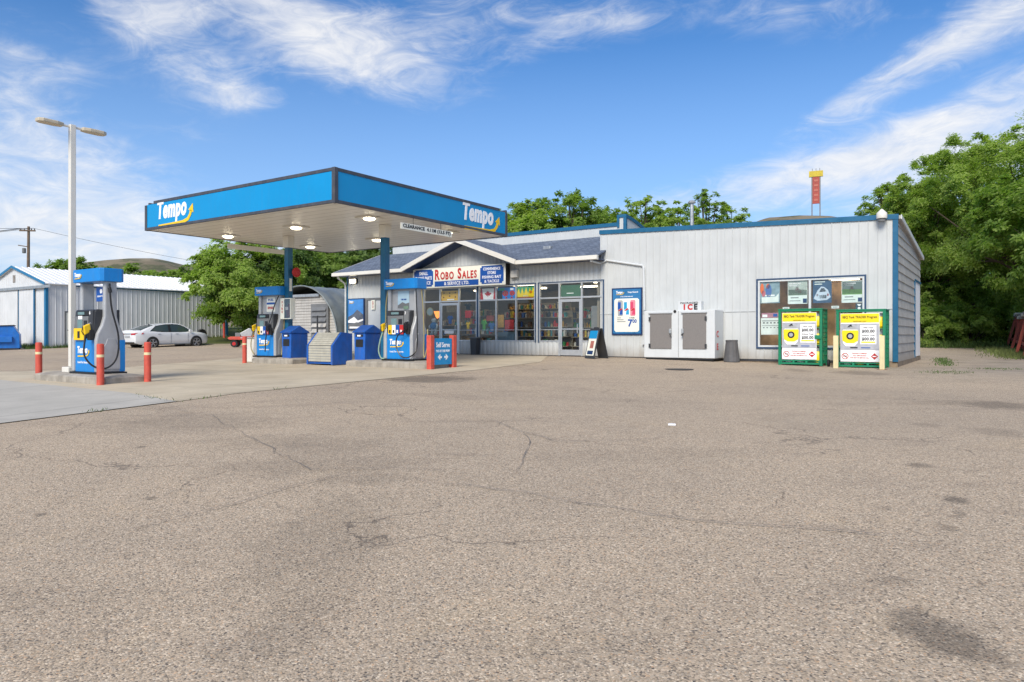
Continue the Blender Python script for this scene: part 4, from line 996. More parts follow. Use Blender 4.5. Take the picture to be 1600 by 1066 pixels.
for ch, k in (('R', 1.0), ('OBO', .72), (' ', 0), ('S', 1.0), ('ALES', .72)):
    if ch == ' ': xx += .20; continue
    for c in ch:
        vs, fs = text_mb(c, .60 * k, .03, 0, .82); x0 = min(v[0] for v in vs); x1 = max(v[0] for v in vs); z0 = min(v[1] for v in vs)
        lt.add([(v[0] - x0 + xx, -.17 - v[2], v[1] - z0 - .09) for v in vs], fs); xx += (x1 - x0) + .045
kk = 2.30 / (xx + 1.20); lt.v = [((v[0] + 1.20) * kk - 1.22, v[1], v[2]) for v in lt.v]
lt.build('lettering', m_redl, t_, fix=False)
p3 = MB().box(-1.24, 1.13, -.168, -.158, -.38, -.15).build('panel', m_signblue, t_); text('& SERVICE LTD.', .2, m_wlet, p3, (-.03, -.172, -.265), '-y', .02, fit=1.35)

# posters
def art(parent, quads):
    for nm, m, a in quads: MB().box(a[0], a[1], a[4], a[5] if len(a) > 5 else a[4] + .004, a[2], a[3]).build(nm, m, parent)
t_, hw, hh = wallthing('drinks_poster', 956.4, 1003.7, 450, 523.4, -.03, 'framed blue poster of three drink cans for 7.00 on the wall', 'poster')
MB().box(-hw, hw, -.03, .025, -hh, hh).build('frame', m_navy, t_, bevel=.006)
pp = MB().box(-hw + .05, hw - .05, -.036, -.029, -hh + .05, hh - .05).build('print', mat('poster_blue', (.03, .17, .38), .3, var=.2, scale=2), t_)
MB().prism([(-hw + .11, -hh + .17), (-hw + .17, -hh + .11), (hw - .17, -hh + .11), (hw - .11, -hh + .17), (hw - .11, hh - .45), (hw - .17, hh - .39), (-hw + .17, hh - .39), (-hw + .11, hh - .45)], -.041, -.035, 'y').build('white_card', m_creams, t_)
logo(t_, (-.26, -.04, hh - .18), .34, '-y'); text('Tempo Rewards', .08, m_wlet, t_, (.25, -.039, hh - .17), '-y', fit=.42); text('COOL DOWN AND SAVE', .05, m_wlet, t_, (0, -.039, hh - .32), '-y', fit=.5)
for k, (m1, m2) in enumerate(((m_signblue, m_silver), (mat('can_cyan', (.02, .35, .62), .3), m_wlet), (mat('can_pink', (.62, .06, .14), .35), mat('can_pink_light', (.75, .25, .32), .35)))):
    xc = -.25 + k * .25; c_ = MB().prism([(xc - .10, -.13), (xc - .08, -.17), (xc + .08, -.17), (xc + .10, -.13), (xc + .10, .36), (xc + .075, .41), (xc - .075, .41), (xc - .10, .36)], -.048, -.04, 'y').build('can', m2, t_)
    MB().prism([(xc - .10, .34), (xc + .02, .34), (xc + .02, .12), (xc - .10, .05)], -.052, -.047, 'y').build('can_panel', m1, c_); MB().prism([(xc - .03, -.12), (xc + .10, -.12), (xc + .10, .06), (xc + .01, .06)], -.052, -.047, 'y').build('can_panel', m1, c_)
    MB().prism([(xc - .10, .02), (xc + .03, .12), (xc + .10, .08), (xc - .02, .02)], -.054, -.047, 'y').build('can_stripe', m_redl, c_)
text('7', .36, m_signblue, t_, (.15, -.045, -.43), '-y', .03); text('00', .18, m_signblue, t_, (.32, -.045, -.36), '-y', .03, fit=.17); text('2 FOR', .07, m_blet, t_, (.22, -.045, -.24), '-y', fit=.2)
for k, ww in enumerate((.16, .26, .34)): MB().box(-.38, -.38 + ww, -.045, -.04, -.25 - k * .07, -.225 - k * .07).build('small_print', m_mgrey, t_)
t_, hw, hh = wallthing('scenic_poster', 544, 569.5, 466.5, 516, -.06, 'framed blue poster of mountains at the left corner of the store', 'poster')
MB().box(-hw, hw, -.03, .05, -hh, hh).build('frame', m_navy, t_, bevel=.005)
i_ = MB().box(-hw + .05, hw - .05, -.036, -.029, -hh + .05, hh - .05).build('print', mat('poster_sky', (.06, .24, .60), .35, var=.25, scale=1.5), t_)
a_ = hw - .05; b_ = -hh + .05
MB().prism([(-a_, b_), (a_, b_), (a_, -.02), (a_ * .55, .12), (a_ * .2, .22), (-a_ * .3, .02), (-a_, -.12)], -.040, -.036, 'y').build('mountain', mat('poster_mountain', (.10, .12, .16), .6, var=.4, scale=5), i_)
MB().prism([(-a_, -.30), (-.1, -.12), (.15, -.3), (a_, -.22), (a_, -.3), (.1, -.42), (-a_, -.4)], -.044, -.041, 'y').build('snow_ridge', m_wlet, i_)
MB().prism([(-a_, b_), (a_, b_), (a_, -.48), (.1, -.38), (-a_, -.5)], -.047, -.0445, 'y').build('foreground', m_mgrey, i_); MB().box(-a_ + .1, a_ - .1, -.052, -.047, b_ + .03, b_ + .12).build('caption_bar', m_wlet, i_)
logo(i_, (-a_ + .22, -.04, hh - .17), .34, '-y')
t_, hw, hh = wallthing('door_notice', 580, 585.5, 469, 484, -.055, 'narrow red lettered notice on the steel door', 'notice')
MB().box(-hw, hw, 0, .01, -hh, hh).build('board', m_creams, t_); 
for k, c in enumerate('EXIT'): text(c, .1, m_redl, t_, (0, -.006, hh - .09 - k * (2 * hh - .1) / 4), '-y', .03)
t_, hw, hh = wallthing('wall_lamp', 547, 556.5, 435.5, 443, -.12, 'lit wall lamp under the eave at the left corner of the store', 'wall lamp', 'wall lamps')
MB().box(-hw, hw, 0, .11, -hh, hh).build('housing', m_dgrey, t_, bevel=.02); MB().box(-hw * .9, hw * .9, -.05, 0, -hh * .9, hh * .7).build('lens', m_lit, t_, bevel=.02)
t_, hw, hh = wallthing('wall_box', 798.5, 809, 422, 434, -.12, 'small white box on the wall right of the store sign', 'wall box')
MB().box(-hw, hw, -.05, .11, -hh, hh).build('housing', m_soffitw, t_, bevel=.02); MB().box(-hw * .8, hw * .8, -.03, .02, -hh - .02, -hh).build('grille', m_dgrey, t_)
t_ = sthing('wall_box', -8.1, -.05, .52, 'small white tap box low on the wall beside the drinks poster', 'wall box'); MB().box(-.07, .07, -.06, .04, -.07, .09).build('housing', m_whitep, t_, bevel=.01); MB().tube([(.02, -.05, -.04), (.04, -.1, -.1)], .02, 6).build('spout', m_dgrey, t_)
t_, hw, hh = wallthing('corner_floodlight', 1368.5, 1387, 326, 352, -.22, 'white conical lamp on the roof corner of the store', 'wall lamp', 'wall lamps')
MB().lathe([(.145, -.05), (.15, -.04), (.15, .10), (.145, .11), (.03, .23), (.01, .24)], (0, 0, 0), 18).build('shade', m_soffitw, t_, smooth=True); MB().lathe([(.10, -.14), (.11, -.06)], n=14).build('socket', m_mgrey, t_); MB().box(-.04, .04, .05, .25, -.02, .08).build('bracket', m_soffitw, t_)
# posters behind the glass
def winposter(px0, px1, py0, py1, lab, bg, parts, name='window_poster', grp='posters stuck inside the store windows'):
    t_, hw, hh = wallthing(name, px0, px1, py0, py1, .035, lab, 'poster', grp)
    p = MB().box(-hw, hw, 0, .004, -hh, hh).build('sheet', bg, t_)
    for nm, m, poly in parts: MB().prism([(a * hw, b * hh) for a, b in poly], -.005, -.001, 'y').build(nm, m, p)
    return t_, hw, hh
B4 = lambda a, b, c, d: [(a, c), (b, c), (b, d), (a, d)]
def disc(cx, cy, rx, ry, n=14): return [(cx + rx * math.cos(2 * math.pi * k / n), cy + ry * math.sin(2 * math.pi * k / n)) for k in range(n)]
leaf = [(0, .62), (.10, .38), (.22, .44), (.20, .12), (.34, .26), (.46, .10), (.40, .0), (.24, -.18), (.26, -.28), (.04, -.24), (.04, -.5), (-.04, -.5), (-.04, -.24), (-.26, -.28), (-.24, -.18), (-.40, .0), (-.46, .10), (-.34, .26), (-.20, .12), (-.22, .44), (-.10, .38)]
winposter(751, 774, 451, 468.5, 'red and white maple leaf flag in the upper window', m_wlet, [('red_bar', m_redl, [(-1, -1), (-.62, -1), (-.80, 1), (-1, 1)]), ('red_bar', m_redl, [(.72, -1), (1, -1), (1, 1), (.86, 1)]), ('maple_leaf', m_redl, leaf)])
winposter(777.5, 805, 449.5, 467.3, 'blue sale poster with two large red figures in the upper window', mat('poster_azure', (.02, .20, .62), .4), [('green_patch', mat('pgreen', (.04, .32, .12), .5), B4(-.8, -.2, .45, .9)), ('dark_patch', m_black, B4(-1, -.45, -1, .5)), ('red_roundel', m_redl, disc(-.1, .0, .34, .52)), ('red_roundel', m_redl, disc(.66, .0, .30, .46)), ('figure', m_wlet, B4(-.28, -.14, -.25, .25)), ('figure', m_wlet, B4(-.02, .14, -.25, .25)), ('figure', m_wlet, B4(.58, .74, -.2, .2)), ('red_spot', m_redl, disc(.0, -.78, .12, .16)), ('red_spot', m_redl, disc(.62, -.78, .12, .16)), ('white_patch', m_wlet, B4(.45, .8, .55, .85))])
zig = [(-1, -1), (1, -1), (1, .55), (.86, .9), (.70, -.2), (.5, .85), (.3, -.25), (.05, .9), (-.2, -.3), (-.42, .85), (-.62, -.3), (-.82, .7), (-1, .2)]
winposter(808.5, 834.5, 448.2, 466.3, 'green poster with a zigzag yellow flame band in the upper window', mat('pgreen2', (.08, .38, .18), .5), [('yellow_band', m_yel2, zig), ('red_band', m_redl, B4(-1, 1, -1, -.72)), ('red_ball', m_orange, disc(.62, .05, .2, .26)), ('white_strip', m_wlet, B4(-.3, .4, -.62, -.48))])
winposter(690, 715.5, 454.5, 471.2, 'yellow poster with small dark spots over the left door', mat('pyellow', (.75, .45, .05), .5), [('dark_spot', mat('brown', (.18, .07, .02), .6), disc(cx, cy, .09, .13, 8)) for cx, cy in ((-.7, .6), (0, .55), (.7, .6), (-.75, -.2), (0, .0), (.7, -.2))] + [('script_line', m_wlet, B4(-.3, .55, -.75, -.55))])
t3, hw, hh = winposter(876.5, 907, 445.5, 463.2, 'dark green banner with pale script over the right door', mat('pdgreen', (.05, .13, .07), .4), [('script_line', m_wlet, B4(-.4, .3, -.5, -.38))])
PG = mat('ppaper', (.74, .80, .76), .5, var=.1)
winposter(1187, 1218.5, 440, 474, 'poster of a figure in orange and blue at the left of the big window', mat('pteal', (.24, .34, .38), .5, var=.4), [('orange_shape', m_orange, disc(-.75, .35, .18, .5)), ('blue_shape', mat('pblue', (.08, .16, .40), .5), disc(-.1, .15, .3, .6)), ('orange_shape', m_orange, disc(-.15, .55, .2, .25)), ('pink_shape', mat('ppink', (.55, .15, .18), .5), disc(-.6, -.1, .2, .3)), ('white_line', m_wlet, B4(-.5, .5, -.35, -.22)), ('grey_shape', PG, [(-.8, -.45), (.6, -.4), (.9, -.1), (.9, -.9), (-.8, -.95)])])
for (a, b, c, d, lab, sky_, gnd, car) in ((1231, 1261.5, 439, 475, 'white poster with a grey photo in the left half of the big window', mat('pgrey', (.42, .47, .42), .6, var=.4), mat('pgrey2', (.20, .26, .18), .6), mat('pcar', (.35, .12, .12), .5)), (1315, 1348, 439, 473, 'poster of a tractor on grass in the right half of the big window', mat('pdark', (.14, .18, .16), .6), mat('pgrass', (.24, .46, .12), .6), mat('pcar2', (.30, .10, .07), .5))):
    winposter(a, b, c, d, lab, PG, [('photo', sky_, B4(-.95, .95, -.2, .95)), ('photo_ground', gnd, [(-.95, -.25), (.95, -.25), (.95, .2), (-.95, .25)]), ('vehicle', car, [(-.25, -.02), (.35, -.05), (.4, .2), (.12, .3), (.05, .5), (-.12, .5), (-.25, .25)]), ('logo_block', m_navy, B4(.55, .95, -.92, -.55)), ('title_line', m_wlet, B4(-.85, .35, .72, .84)), ('title_line', m_wlet, B4(-.85, .15, .55, .66)), ('print_line', m_mgrey, B4(-.7, .1, -.5, -.42)), ('print_line', m_mgrey, B4(-.8, .3, -.75, -.7))])
winposter(1270, 1299.5, 438, 473.5, 'dark blue poster of a vehicle front in the big window', mat('pnavy', (.05, .10, .18), .4, var=.3), [('silver_body', mat('psilver', (.55, .62, .72), .4), [(-.9, -.6), (-.5, .1), (-.1, .45), (.2, .4), (.6, .15), (.9, -.5), (.5, -.75), (-.5, -.8)]), ('windscreen', m_black, [(-.3, -.05), (-.1, .3), (.2, .3), (.45, 0)]), ('grille', m_black, B4(-.35, .45, -.6, -.3)), ('red_lamp', m_redl, disc(-.5, -.3, .1, .12, 8)), ('red_lamp', m_redl, disc(.6, -.3, .1, .12, 8)), ('title_line', PG, B4(-.8, .3, .82, .9)), ('title_line', PG, B4(-.8, .0, .62, .7))])
winposter(1189, 1221, 497, 523, 'white order form with rows of small drawings low in the big window', PG, [('rule', m_mgrey, B4(-.9, .9, .62, .7)), ('rule', m_mgrey, B4(-.9, .9, .05, .1))] + [('drawing', m_blet, B4(-.8 + k * .35, -.62 + k * .35, .35, .48)) for k in range(5)] + [('drawing', m_blet, B4(-.8 + k * .35, -.65 + k * .35, -.2, -.12)) for k in range(5)])
winposter(1190, 1216, 489, 496.5, 'pink and white flyer above the order form in the big window', mat('pflyer', (.45, .2, .25), .5, var=.3), [('white_patch', m_wlet, B4(-.9, -.3, -.8, .3)), ('blue_patch', m_signblue, B4(.4, .9, -.6, .6))])
winposter(1299, 1311, 478, 482, 'small pale sticker on the big window right half', PG, [('rule', m_mgrey, B4(-.6, .6, -.2, .2))], 'window_sticker'); winposter(1223, 1233.5, 480, 483.5, 'small pale sticker on the big window left half', PG, [('rule', m_mgrey, B4(-.6, .6, -.2, .2))], 'window_sticker')
winposter(1337, 1348, 474, 486, 'dark sticker with two white emblems at the right edge of the big window', mat('pnavy2', (.03, .07, .10), .4), [('emblem', m_wlet, [(-.6, .8), (.6, .8), (.3, .3), (-.3, .3)]), ('emblem', m_wlet, disc(0, -.3, .45, .35, 10))], 'window_sticker')
t_, hw, hh = wallthing('round_clock_sign', 667, 677, 480, 494.5, .035, 'round cream disc sign in the leftmost store window', 'sign'); MB().lathe([(hh * .95, -.005), (hh * .95, .01)], n=20, axis='y').build('disc', m_hosey, t_); MB().lathe([(hh * .75, -.01), (hh * .75, -.004)], n=20, axis='y').build('dial', mat('dial', (.30, .36, .36), .5), t_)
t_, hw, hh = wallthing('soft_toy', 671, 685.5, 495, 526, .25, 'blue and white stuffed figure standing in the leftmost store window', 'toy')
tb = mat('toy_blue', (.04, .16, .36), .8, var=.3, scale=20); tw = mat('toy_white', (.40, .45, .48), .85, var=.3, scale=20)
MB().lathe([(.02, -.12), (.16, -.08), (.19, .05), (.13, .16), (.05, .2)], n=14).build('torso', tb, t_, smooth=True); MB().lathe([(.02, .16), (.10, .2), (.12, .28), (.08, .37), (.01, .4)], n=14).build('head', tw, t_, smooth=True)
for s in (-1, 1):
    MB().tube([(s * .14, 0, .10), (s * .22, -.04, .0), (s * .20, -.08, -.08)], [.05, .05, .035], 8).build('arm', tw, t_, smooth=True); MB().tube([(s * .08, 0, -.08), (s * .10, 0, -.25), (s * .10, -.08, -.36)], [.07, .06, .06], 8).build('leg', tw, t_, smooth=True)
t_, hw, hh = wallthing('door_sign', 694.5, 709, 516.5, 521.5, -.012, 'white notice on the push bar of the left door', 'notice'); MB().box(-hw, hw, 0, .006, -hh, hh).build('board', m_wlet, t_)
t_, hw, hh = wallthing('shop_lamp', 678.5, 686.5, 486.5, 498, .6, 'glowing orange lamp shade inside the leftmost store window', 'lamp'); MB().prism([(-hw, hh), (hw, hh), (hw * .9, -hh * .6), (hw * .2, -hh), (-hw * .3, -hh * .4)], -.04, .04, 'y').build('shade', mat('lamp_orange', (1, .28, .05), .5, emis=1.4), t_, bevel=.01)
# goods and shelving inside
rnd = random.Random(11)
gcols = [mat('goods_%s' % n, c, .5, var=.25, scale=12) for n, c in (('red', (.50, .04, .04)), ('amber', (.62, .34, .06)), ('tan', (.46, .34, .20)), ('green', (.06, .26, .08)), ('white', (.62, .60, .55)), ('blue', (.05, .14, .42)), ('brown', (.20, .12, .07)), ('yellow', (.70, .52, .06)), ('dark', (.05, .05, .06)), ('teal', (.06, .28, .30)))]
m_shelf = mat('shelf_beige', (.32, .28, .22), .6)
def shelf_unit(lx, ly, wd, hts, where, dens=.97):
    o = sthing('shelf_unit', lx, ly, .03, 'metal shelf unit of goods seen through ' + where, 'shelf', 'shelving inside the store')
    MB().box(-wd / 2, wd / 2, .18, .21, 0, hts[-1] + .3).build('back_panel', m_shelf, o)
    for z in hts:
        MB().box(-wd / 2, wd / 2, -.2, .18, z, z + .03).build('shelf', m_shelf, o)
        x = -wd / 2 + .04
        while x < wd / 2 - .16:
            ww = rnd.uniform(.08, .17); h = rnd.uniform(.12, .30)
            if rnd.random() < dens:
                g = MB(); m_ = rnd.choice(gcols)
                if rnd.random() < .45: g.lathe([(ww * .40, 0), (ww * .42, h * .7), (ww * .2, h * .85), (ww * .16, h)], n=10)
                else: g.box(-ww * .45, ww * .45, -.08, .08, 0, h)
                p = g.build('packaged_item', m_, None, bevel=.004); p.location = l2w(lx + x + ww / 2, ly - .06, .06 + z + .001); p.rotation_euler = (0, 0, ROT)
                tag(p, 'small packaged item on the shelves seen through ' + where, 'goods', 'goods on shelves seen through ' + where)
            x += ww + .015
W1, W2, W3 = 'the left door group windows', 'the middle store windows', 'the right door group windows'
shelf_unit(-18.4, 1.6, 1.6, (.3, .75, 1.2), W1); shelf_unit(-16.7, 1.5, 1.6, (.35, .8, 1.25, 1.6), W1)
shelf_unit(-14.9, 1.9, 1.7, (.30, .70, 1.10, 1.5), W2); shelf_unit(-13.0, 1.7, 1.7, (.30, .70, 1.10, 1.5), W2)
shelf_unit(-11.1, 1.6, 1.7, (.30, .68, 1.06, 1.44), W3); shelf_unit(-11.6, 3.4, 3.0, (.9, 1.3, 1.7), W3); shelf_unit(-15.0, 3.8, 3.2, (1.2, 1.6, 1.95), W2)
def cloth(px0, px1, py0, py1, ly, lab, m, shape):
    t_, hw, hh = wallthing('hanging_shirt' if shape else 'display_board', px0, px1, py0, py1, ly, lab, 'shirt' if shape else 'display', 'display goods inside the windows')
    poly = [(-.5, -1), (.5, -1), (.55, .4), (.85, .1), (1, .45), (.5, 1), (.2, .85), (-.2, .85), (-.5, 1), (-1, .45), (-.85, .1), (-.55, .4)] if shape else B4(-1, 1, -1, 1)
    MB().prism([(a * hw, b * hh) for a, b in poly], -.02, .02, 'y').build('cloth' if shape else 'panel', m, t_, bevel=.008)
cloth(726, 737, 474, 484, .3, 'black shirt hanging high in the window right of the left door', m_black, 1); cloth(727, 736, 485.5, 497, .3, 'bright red board in the window right of the left door', m_redl, 0)
cloth(728, 735, 503, 514, .3, 'yellow shirt in the window right of the left door', m_yell, 1); cloth(699, 708, 493, 506, .4, 'blue shirt seen through the left glass door', m_signblue, 1); cloth(698, 713, 477, 488, .4, 'tan display seen through the left glass door', gcols[2], 0)
cloth(752, 761, 500, 517, .3, 'lime green shirt in the left pane of the middle windows', mat('lime', (.12, .45, .08), .7), 1); cloth(763, 774, 504, 519, .3, 'blue shirt in the left pane of the middle windows', mat('mblue', (.06, .18, .42), .7), 1)
cloth(760, 772, 493, 502, .6, 'dark red display board in the left pane of the middle windows', m_fenred, 0); cloth(777, 787, 492, 512, .5, 'amber display in the middle pane of the middle windows', gcols[1], 0); cloth(789, 803, 500, 517, .5, 'red display in the middle pane of the middle windows', gcols[0], 0)
cloth(778, 804, 519, 533, .2, 'low blue grey box behind the middle pane of the windows', mat('bgrey', (.12, .18, .22), .6), 0)
cloth(924, 936, 478, 518, .25, 'grey notice board inside the window right of the right door', m_mgrey, 0)

# ================================================================== ICE FREEZER, CAGES, SMALL THINGS BY THE WALL
t_ = sthing('ice_freezer', -6.475, -.49, .0, 'big white ice freezer with two brown doors against the wall', 'ice freezer')
MB().box(-1.255, 1.255, -.44, .44, .03, 1.65).build('cabinet', m_whitep, t_, bevel=.02)
MB().box(-1.2, 1.2, -.40, .42, -.04, .03).build('plinth', m_black, t_)
MB().box(-.006, .006, -.446, -.438, .05, 1.62).build('centre_seam', m_mgrey, t_)
for s, (xa, xb) in ((-1, (-1.02, -.24)), (1, (.16, .97))):
    d = MB().box(xa, xb, -.475, -.44, .34, 1.54).build('freezer_door', m_taupe, t_, bevel=.01)
    MB().box(xa - .05, xb + .03, -.50, -.44, 1.54, 1.575).build('door_canopy', m_silver, d, bevel=.006)
    hx = xb - .02 if s < 0 else xa + .02
    MB().box(hx - .05, hx + .03, -.53, -.475, .86, 1.02).build('latch', m_steel, d, bevel=.015); MB().tube([(hx, -.54, .84), (hx + .03 * -s, -.55, .79)], .03, 8).build('padlock', m_dgrey, d)
    hz = xa if s < 0 else xb
    for z in (.44, 1.36): MB().box(hz - .04, hz + .03, -.50, -.475, z - .07, z + .07).build('hinge', m_dgrey, d, bevel=.006)
MB().lathe([(.05, -.46), (.05, -.44)], (-.12, 0, 1.61), 12, 'y').build('emblem', m_black, t_)
for k, c in enumerate('ICE'):
    if c != 'I': text(c, .30, m_redl, t_, (1.262, -.16, 1.26 - k * .42), '+x', .02)
t_ = sthing('ice_sign', -6.15, -.60, 1.65, 'small white box sign reading ICE on top of the freezer', 'sign')
MB().box(-.42, .40, -.12, .12, 0, .31).build('sign_box', m_whitep, t_, bevel=.008); text('PACKAGED', .09, m_blet, t_, (-.02, -.125, .25), '-y', .01, fit=.62)
for k, c in enumerate('ICE'): text(c, .25, m_redl if k < 2 else m_blet, t_, (-.19 + k * .20, -.125, .11), '-y', .05)
def tank(loc, k):
    o = empty('propane_tank', loc, 0, 'white propane tank behind the sign board of its green cage', 'propane tank', 'propane tanks in the green cages')
    MB().lathe([(.10, 0), (.105, .02), (.15, .05), (.155, .12), (.155, .26), (.12, .33), (.05, .36)], n=14).build('cylinder', m_wlet if k % 2 else m_yel2, o, smooth=True); MB().lathe([(.10, .34), (.10, .44)], n=12).build('collar', m_steel, o)
def cage(x0, x1, zb, lab, nob):
    wd = x1 - x0; o = sthing('tank_cage', x0, -1.0, zb, lab, 'tank cage', 'green propane exchange cages'); H = 1.70 if nob else 1.69; D = .80
    P_ = lambda n, m, *a, bevel=.006: MB().box(*a).build(n, m, o, bevel=bevel)
    for a in ((0, .08, 0, .06), (wd - .08, wd, 0, .12), (0, .05, D - .05, D), (wd - .05, wd, D - .05, D)): P_('corner_post', m_green, *a, -.02, H)
    P_('top_panel', m_green, -.01, wd + .01, -.01, D + .01, H, H + .035); P_('top_rail', m_green, .08, wd - .08, 0, .05, H - .05, H)
    for z in (.05, .60, 1.13): P_('shelf', m_green, .05, wd - .05, .05, D - .03, z, z + .03)
    w = MB(); w.box(.08, wd - .08, .0, .02, .02, .06).box(.08, wd - .08, .0, .02, .12, .15)
    for k in range(4): xa = .08 + (wd - .16) * k / 3; w.box(xa - .03, xa + .03, .0, .02, .06, .12)
    w.build('bottom_rail', m_green, o)
    w = MB()
    for z in [.3 + .14 * i for i in range(10)]: w.box(wd - .02, wd - .008, .12, D - .05, z, z + .012)
    for y in [.15 + .12 * i for i in range(6)]: w.box(wd - .022, wd - .006, y, y + .012, .05, H)
    w.build('side_mesh', m_green, o)
    w = MB(); [w.box(.05, wd - .05, D - .012, D, z, z + .012) for z in [.2 + .14 * i for i in range(11)]]; w.build('back_mesh', m_green, o)
    b = P_('sign_board', m_wlet, .12, wd - .16, -.012, .0, .17, H - .09)
    bx0, bx1 = .13, wd - .17; bw_ = bx1 - bx0; cxm = (bx0 + bx1) / 2; T = H - .09
    Q = lambda n, m, *a: MB().box(*a).build(n, m, b)
    y_ = Q('yellow_band', m_yel2, bx0, bx1, -.018, -.011, T - .27, T - .01); text('BBQ Tank TRADER Program', .1, m_blet, y_, (cxm, -.02, T - .12), '-y', .015, fit=bw_ * .9); text('tanktrader.com', .05, m_blet, y_, (cxm, -.02, T - .23), '-y', .0, fit=bw_ * .34)
    g = Q('picture', mat('picture_grey', (.42, .43, .47), .4, var=.15, scale=6), bx0, bx1, -.017, -.011, .52, T - .30)
    tx = bx0 + .26
    Z_ = lambda L: [(a, b - .07) for a, b in L]
    MB().prism(Z_([(tx - .16, 1.26), (tx - .16, 1.19), (tx + .16, 1.19), (tx + .16, 1.26), (tx + .10, 1.30), (tx - .10, 1.30)]), -.022, -.016, 'y').build('tank_collar', m_silver, g)
    MB().prism(Z_([(tx - .20, .80), (tx - .12, .70), (tx + .12, .70), (tx + .20, .80), (tx + .22, 1.1), (tx + .20, 1.19), (tx - .20, 1.19), (tx - .22, 1.1)]), -.022, -.016, 'y').build('tank_body', m_wlet, g)
    MB().prism(Z_([(tx - .21, .86), (tx - .1, .79), (tx + .1, .79), (tx + .21, .86), (tx + .225, 1.13), (tx + .21, 1.17), (tx - .21, 1.17), (tx - .225, 1.13)]), -.026, -.021, 'y').build('yellow_wrap', m_yel2, g)
    MB().lathe([(.105, -.03), (.105, -.026)], (tx, 0, .93), 18, 'y').build('gear_emblem', m_blet, g); MB().lathe([(.06, -.034), (.06, -.029)], (tx, 0, .93), 14, 'y').build('emblem_core', m_silver, g)
    MB().prism([(tx - .08, 1.19), (tx - .02, 1.19), (tx + .02, 1.22), (tx + .06, 1.19), (tx + .03, 1.28), (tx - .03, 1.25)], -.022, -.016, 'y').build('valve_picture', m_blet, g)
    pc = Q('price_card', m_wlet, bx0 + .53, bx0 + .96, -.024, -.016, .69, 1.25); px0 = bx0 + .745
    for zt_, s1 in ((1.18, 'With Trade'), (.95, 'Without Trade')):
        text(s1, .06, m_blet, pc, (px0, -.026, zt_), '-y', .01, fit=.26 if 'out' not in s1 else .34); text('$00.00', .12, m_blet, pc, (px0, -.026, zt_ - .11), '-y', .03, fit=.34)
    MB().box(bx0 + .56, bx0 + .93, -.028, -.023, .73, .77).build('yellow_line', m_yel2, pc); MB().box(tx, tx + .2, -.022, -.016, .57, .605).build('small_print', m_blet, g); MB().box(bx0 + .55, bx0 + .8, -.022, -.016, .575, .60).build('small_print', m_signblue, g)
    wn = Q('warning_panel', m_wlet, bx0, bx1, -.018, -.011, .19, .48)
    MB().tube([(bx0 + .12 + .085 * math.cos(a), -.022, .335 + .085 * math.sin(a)) for a in [i * math.pi / 8 for i in range(17)]], .009, 6, False).build('no_smoking_ring', m_redl, wn); MB().tube([(bx0 + .06, -.022, .395), (bx0 + .18, -.022, .275)], .008, 6).build('slash', m_redl, wn); Q2 = MB().box(bx0 + .07, bx0 + .17, -.024, -.018, .325, .345).build('cigarette', m_blet, wn)
    text('PROPANE IS FLAMMABLE', .05, m_redl, wn, (cxm - .0, -.021, .42), '-y', .01, fit=.40); text('NO SMOKING', .05, m_redl, wn, (cxm, -.021, .355), '-y', .01, fit=.36); text('FOR HELP OR SERVICE CALL', .05, m_redl, wn, (cxm, -.021, .29), '-y', .01, fit=.5)
    dc = bx1 - .12; MB().prism([(dc - .095, .335), (dc, .24), (dc + .095, .335), (dc, .43)], -.024, -.018, 'y').build('hazard_diamond', m_redl, wn); MB().box(dc - .05, dc + .05, -.028, -.023, .32, .35).build('diamond_strip', m_wlet, wn)
    if nob: MB().box(wd - .22, wd - .02, -.03, 0, .80, .92).build('latch', m_green, o, bevel=.01)
    for z in (.08, .63, 1.16):
        for x in (.28, .62, wd - .17): 
            p = l2w(x0 + x, -.78, zb + z + .001); tank(p, rnd.randint(0, 1) if x < 1 else 0)
cage(-3.18, -1.89, -.115, 'green tank cage with yellow banner, left of the two under the window', True)
cage(-1.50, -.17, -.155, 'green tank cage with yellow banner standing behind the two cream posts', False)
for lx, lab in ((-1.42, 'square cream post before the left side of the right tank cage'), (-.20, 'square cream post before the right side of the right tank cage')):
    o = sthing('guard_post', lx, -1.5, -.20, lab, 'post', 'cream guard posts'); MB().box(-.065, .065, -.05, .05, .02, .99).build('post', m_cream, o, bevel=.008); MB().box(-.14, .14, -.12, .12, -.03, .03).build('rusty_base', mat('rust', (.20, .09, .04), .9, var=.3), o, bevel=.01)
t_ = sthing('caster_wheel', -1.74, -.85, G(*l2w(-1.74, -.85).xy), 'small black wheel between the two tank cages', 'wheel'); MB().lathe([(.10, -.03), (.115, 0), (.10, .03)], (0, 0, .11), 14, 'x').build('tyre', m_tyre, t_)
t_ = sthing('planter_bin', -4.78, -.55, -.085, 'dark grey ribbed tapering bin beside the ice freezer', 'bin')
w = MB(); n = 28; vs = []
for z, r in ((0, .25), (.03, .255), (.66, .185), (.72, .195), (.73, .17)):
    for k in range(n): a = 2 * math.pi * k / n; rr = r * (1 + (.03 if k % 2 and 0 < z < .75 else 0)); vs.append((rr * math.cos(a), rr * math.sin(a), z))
w.add(vs, [(i * n + k, i * n + (k + 1) % n, (i + 1) * n + (k + 1) % n, (i + 1) * n + k) for i in range(4) for k in range(n)] + [tuple(4 * n + k for k in range(n))]).build('shell', mat('bin_grey', (.10, .10, .105), .7, var=.25, dirt=.3), t_)
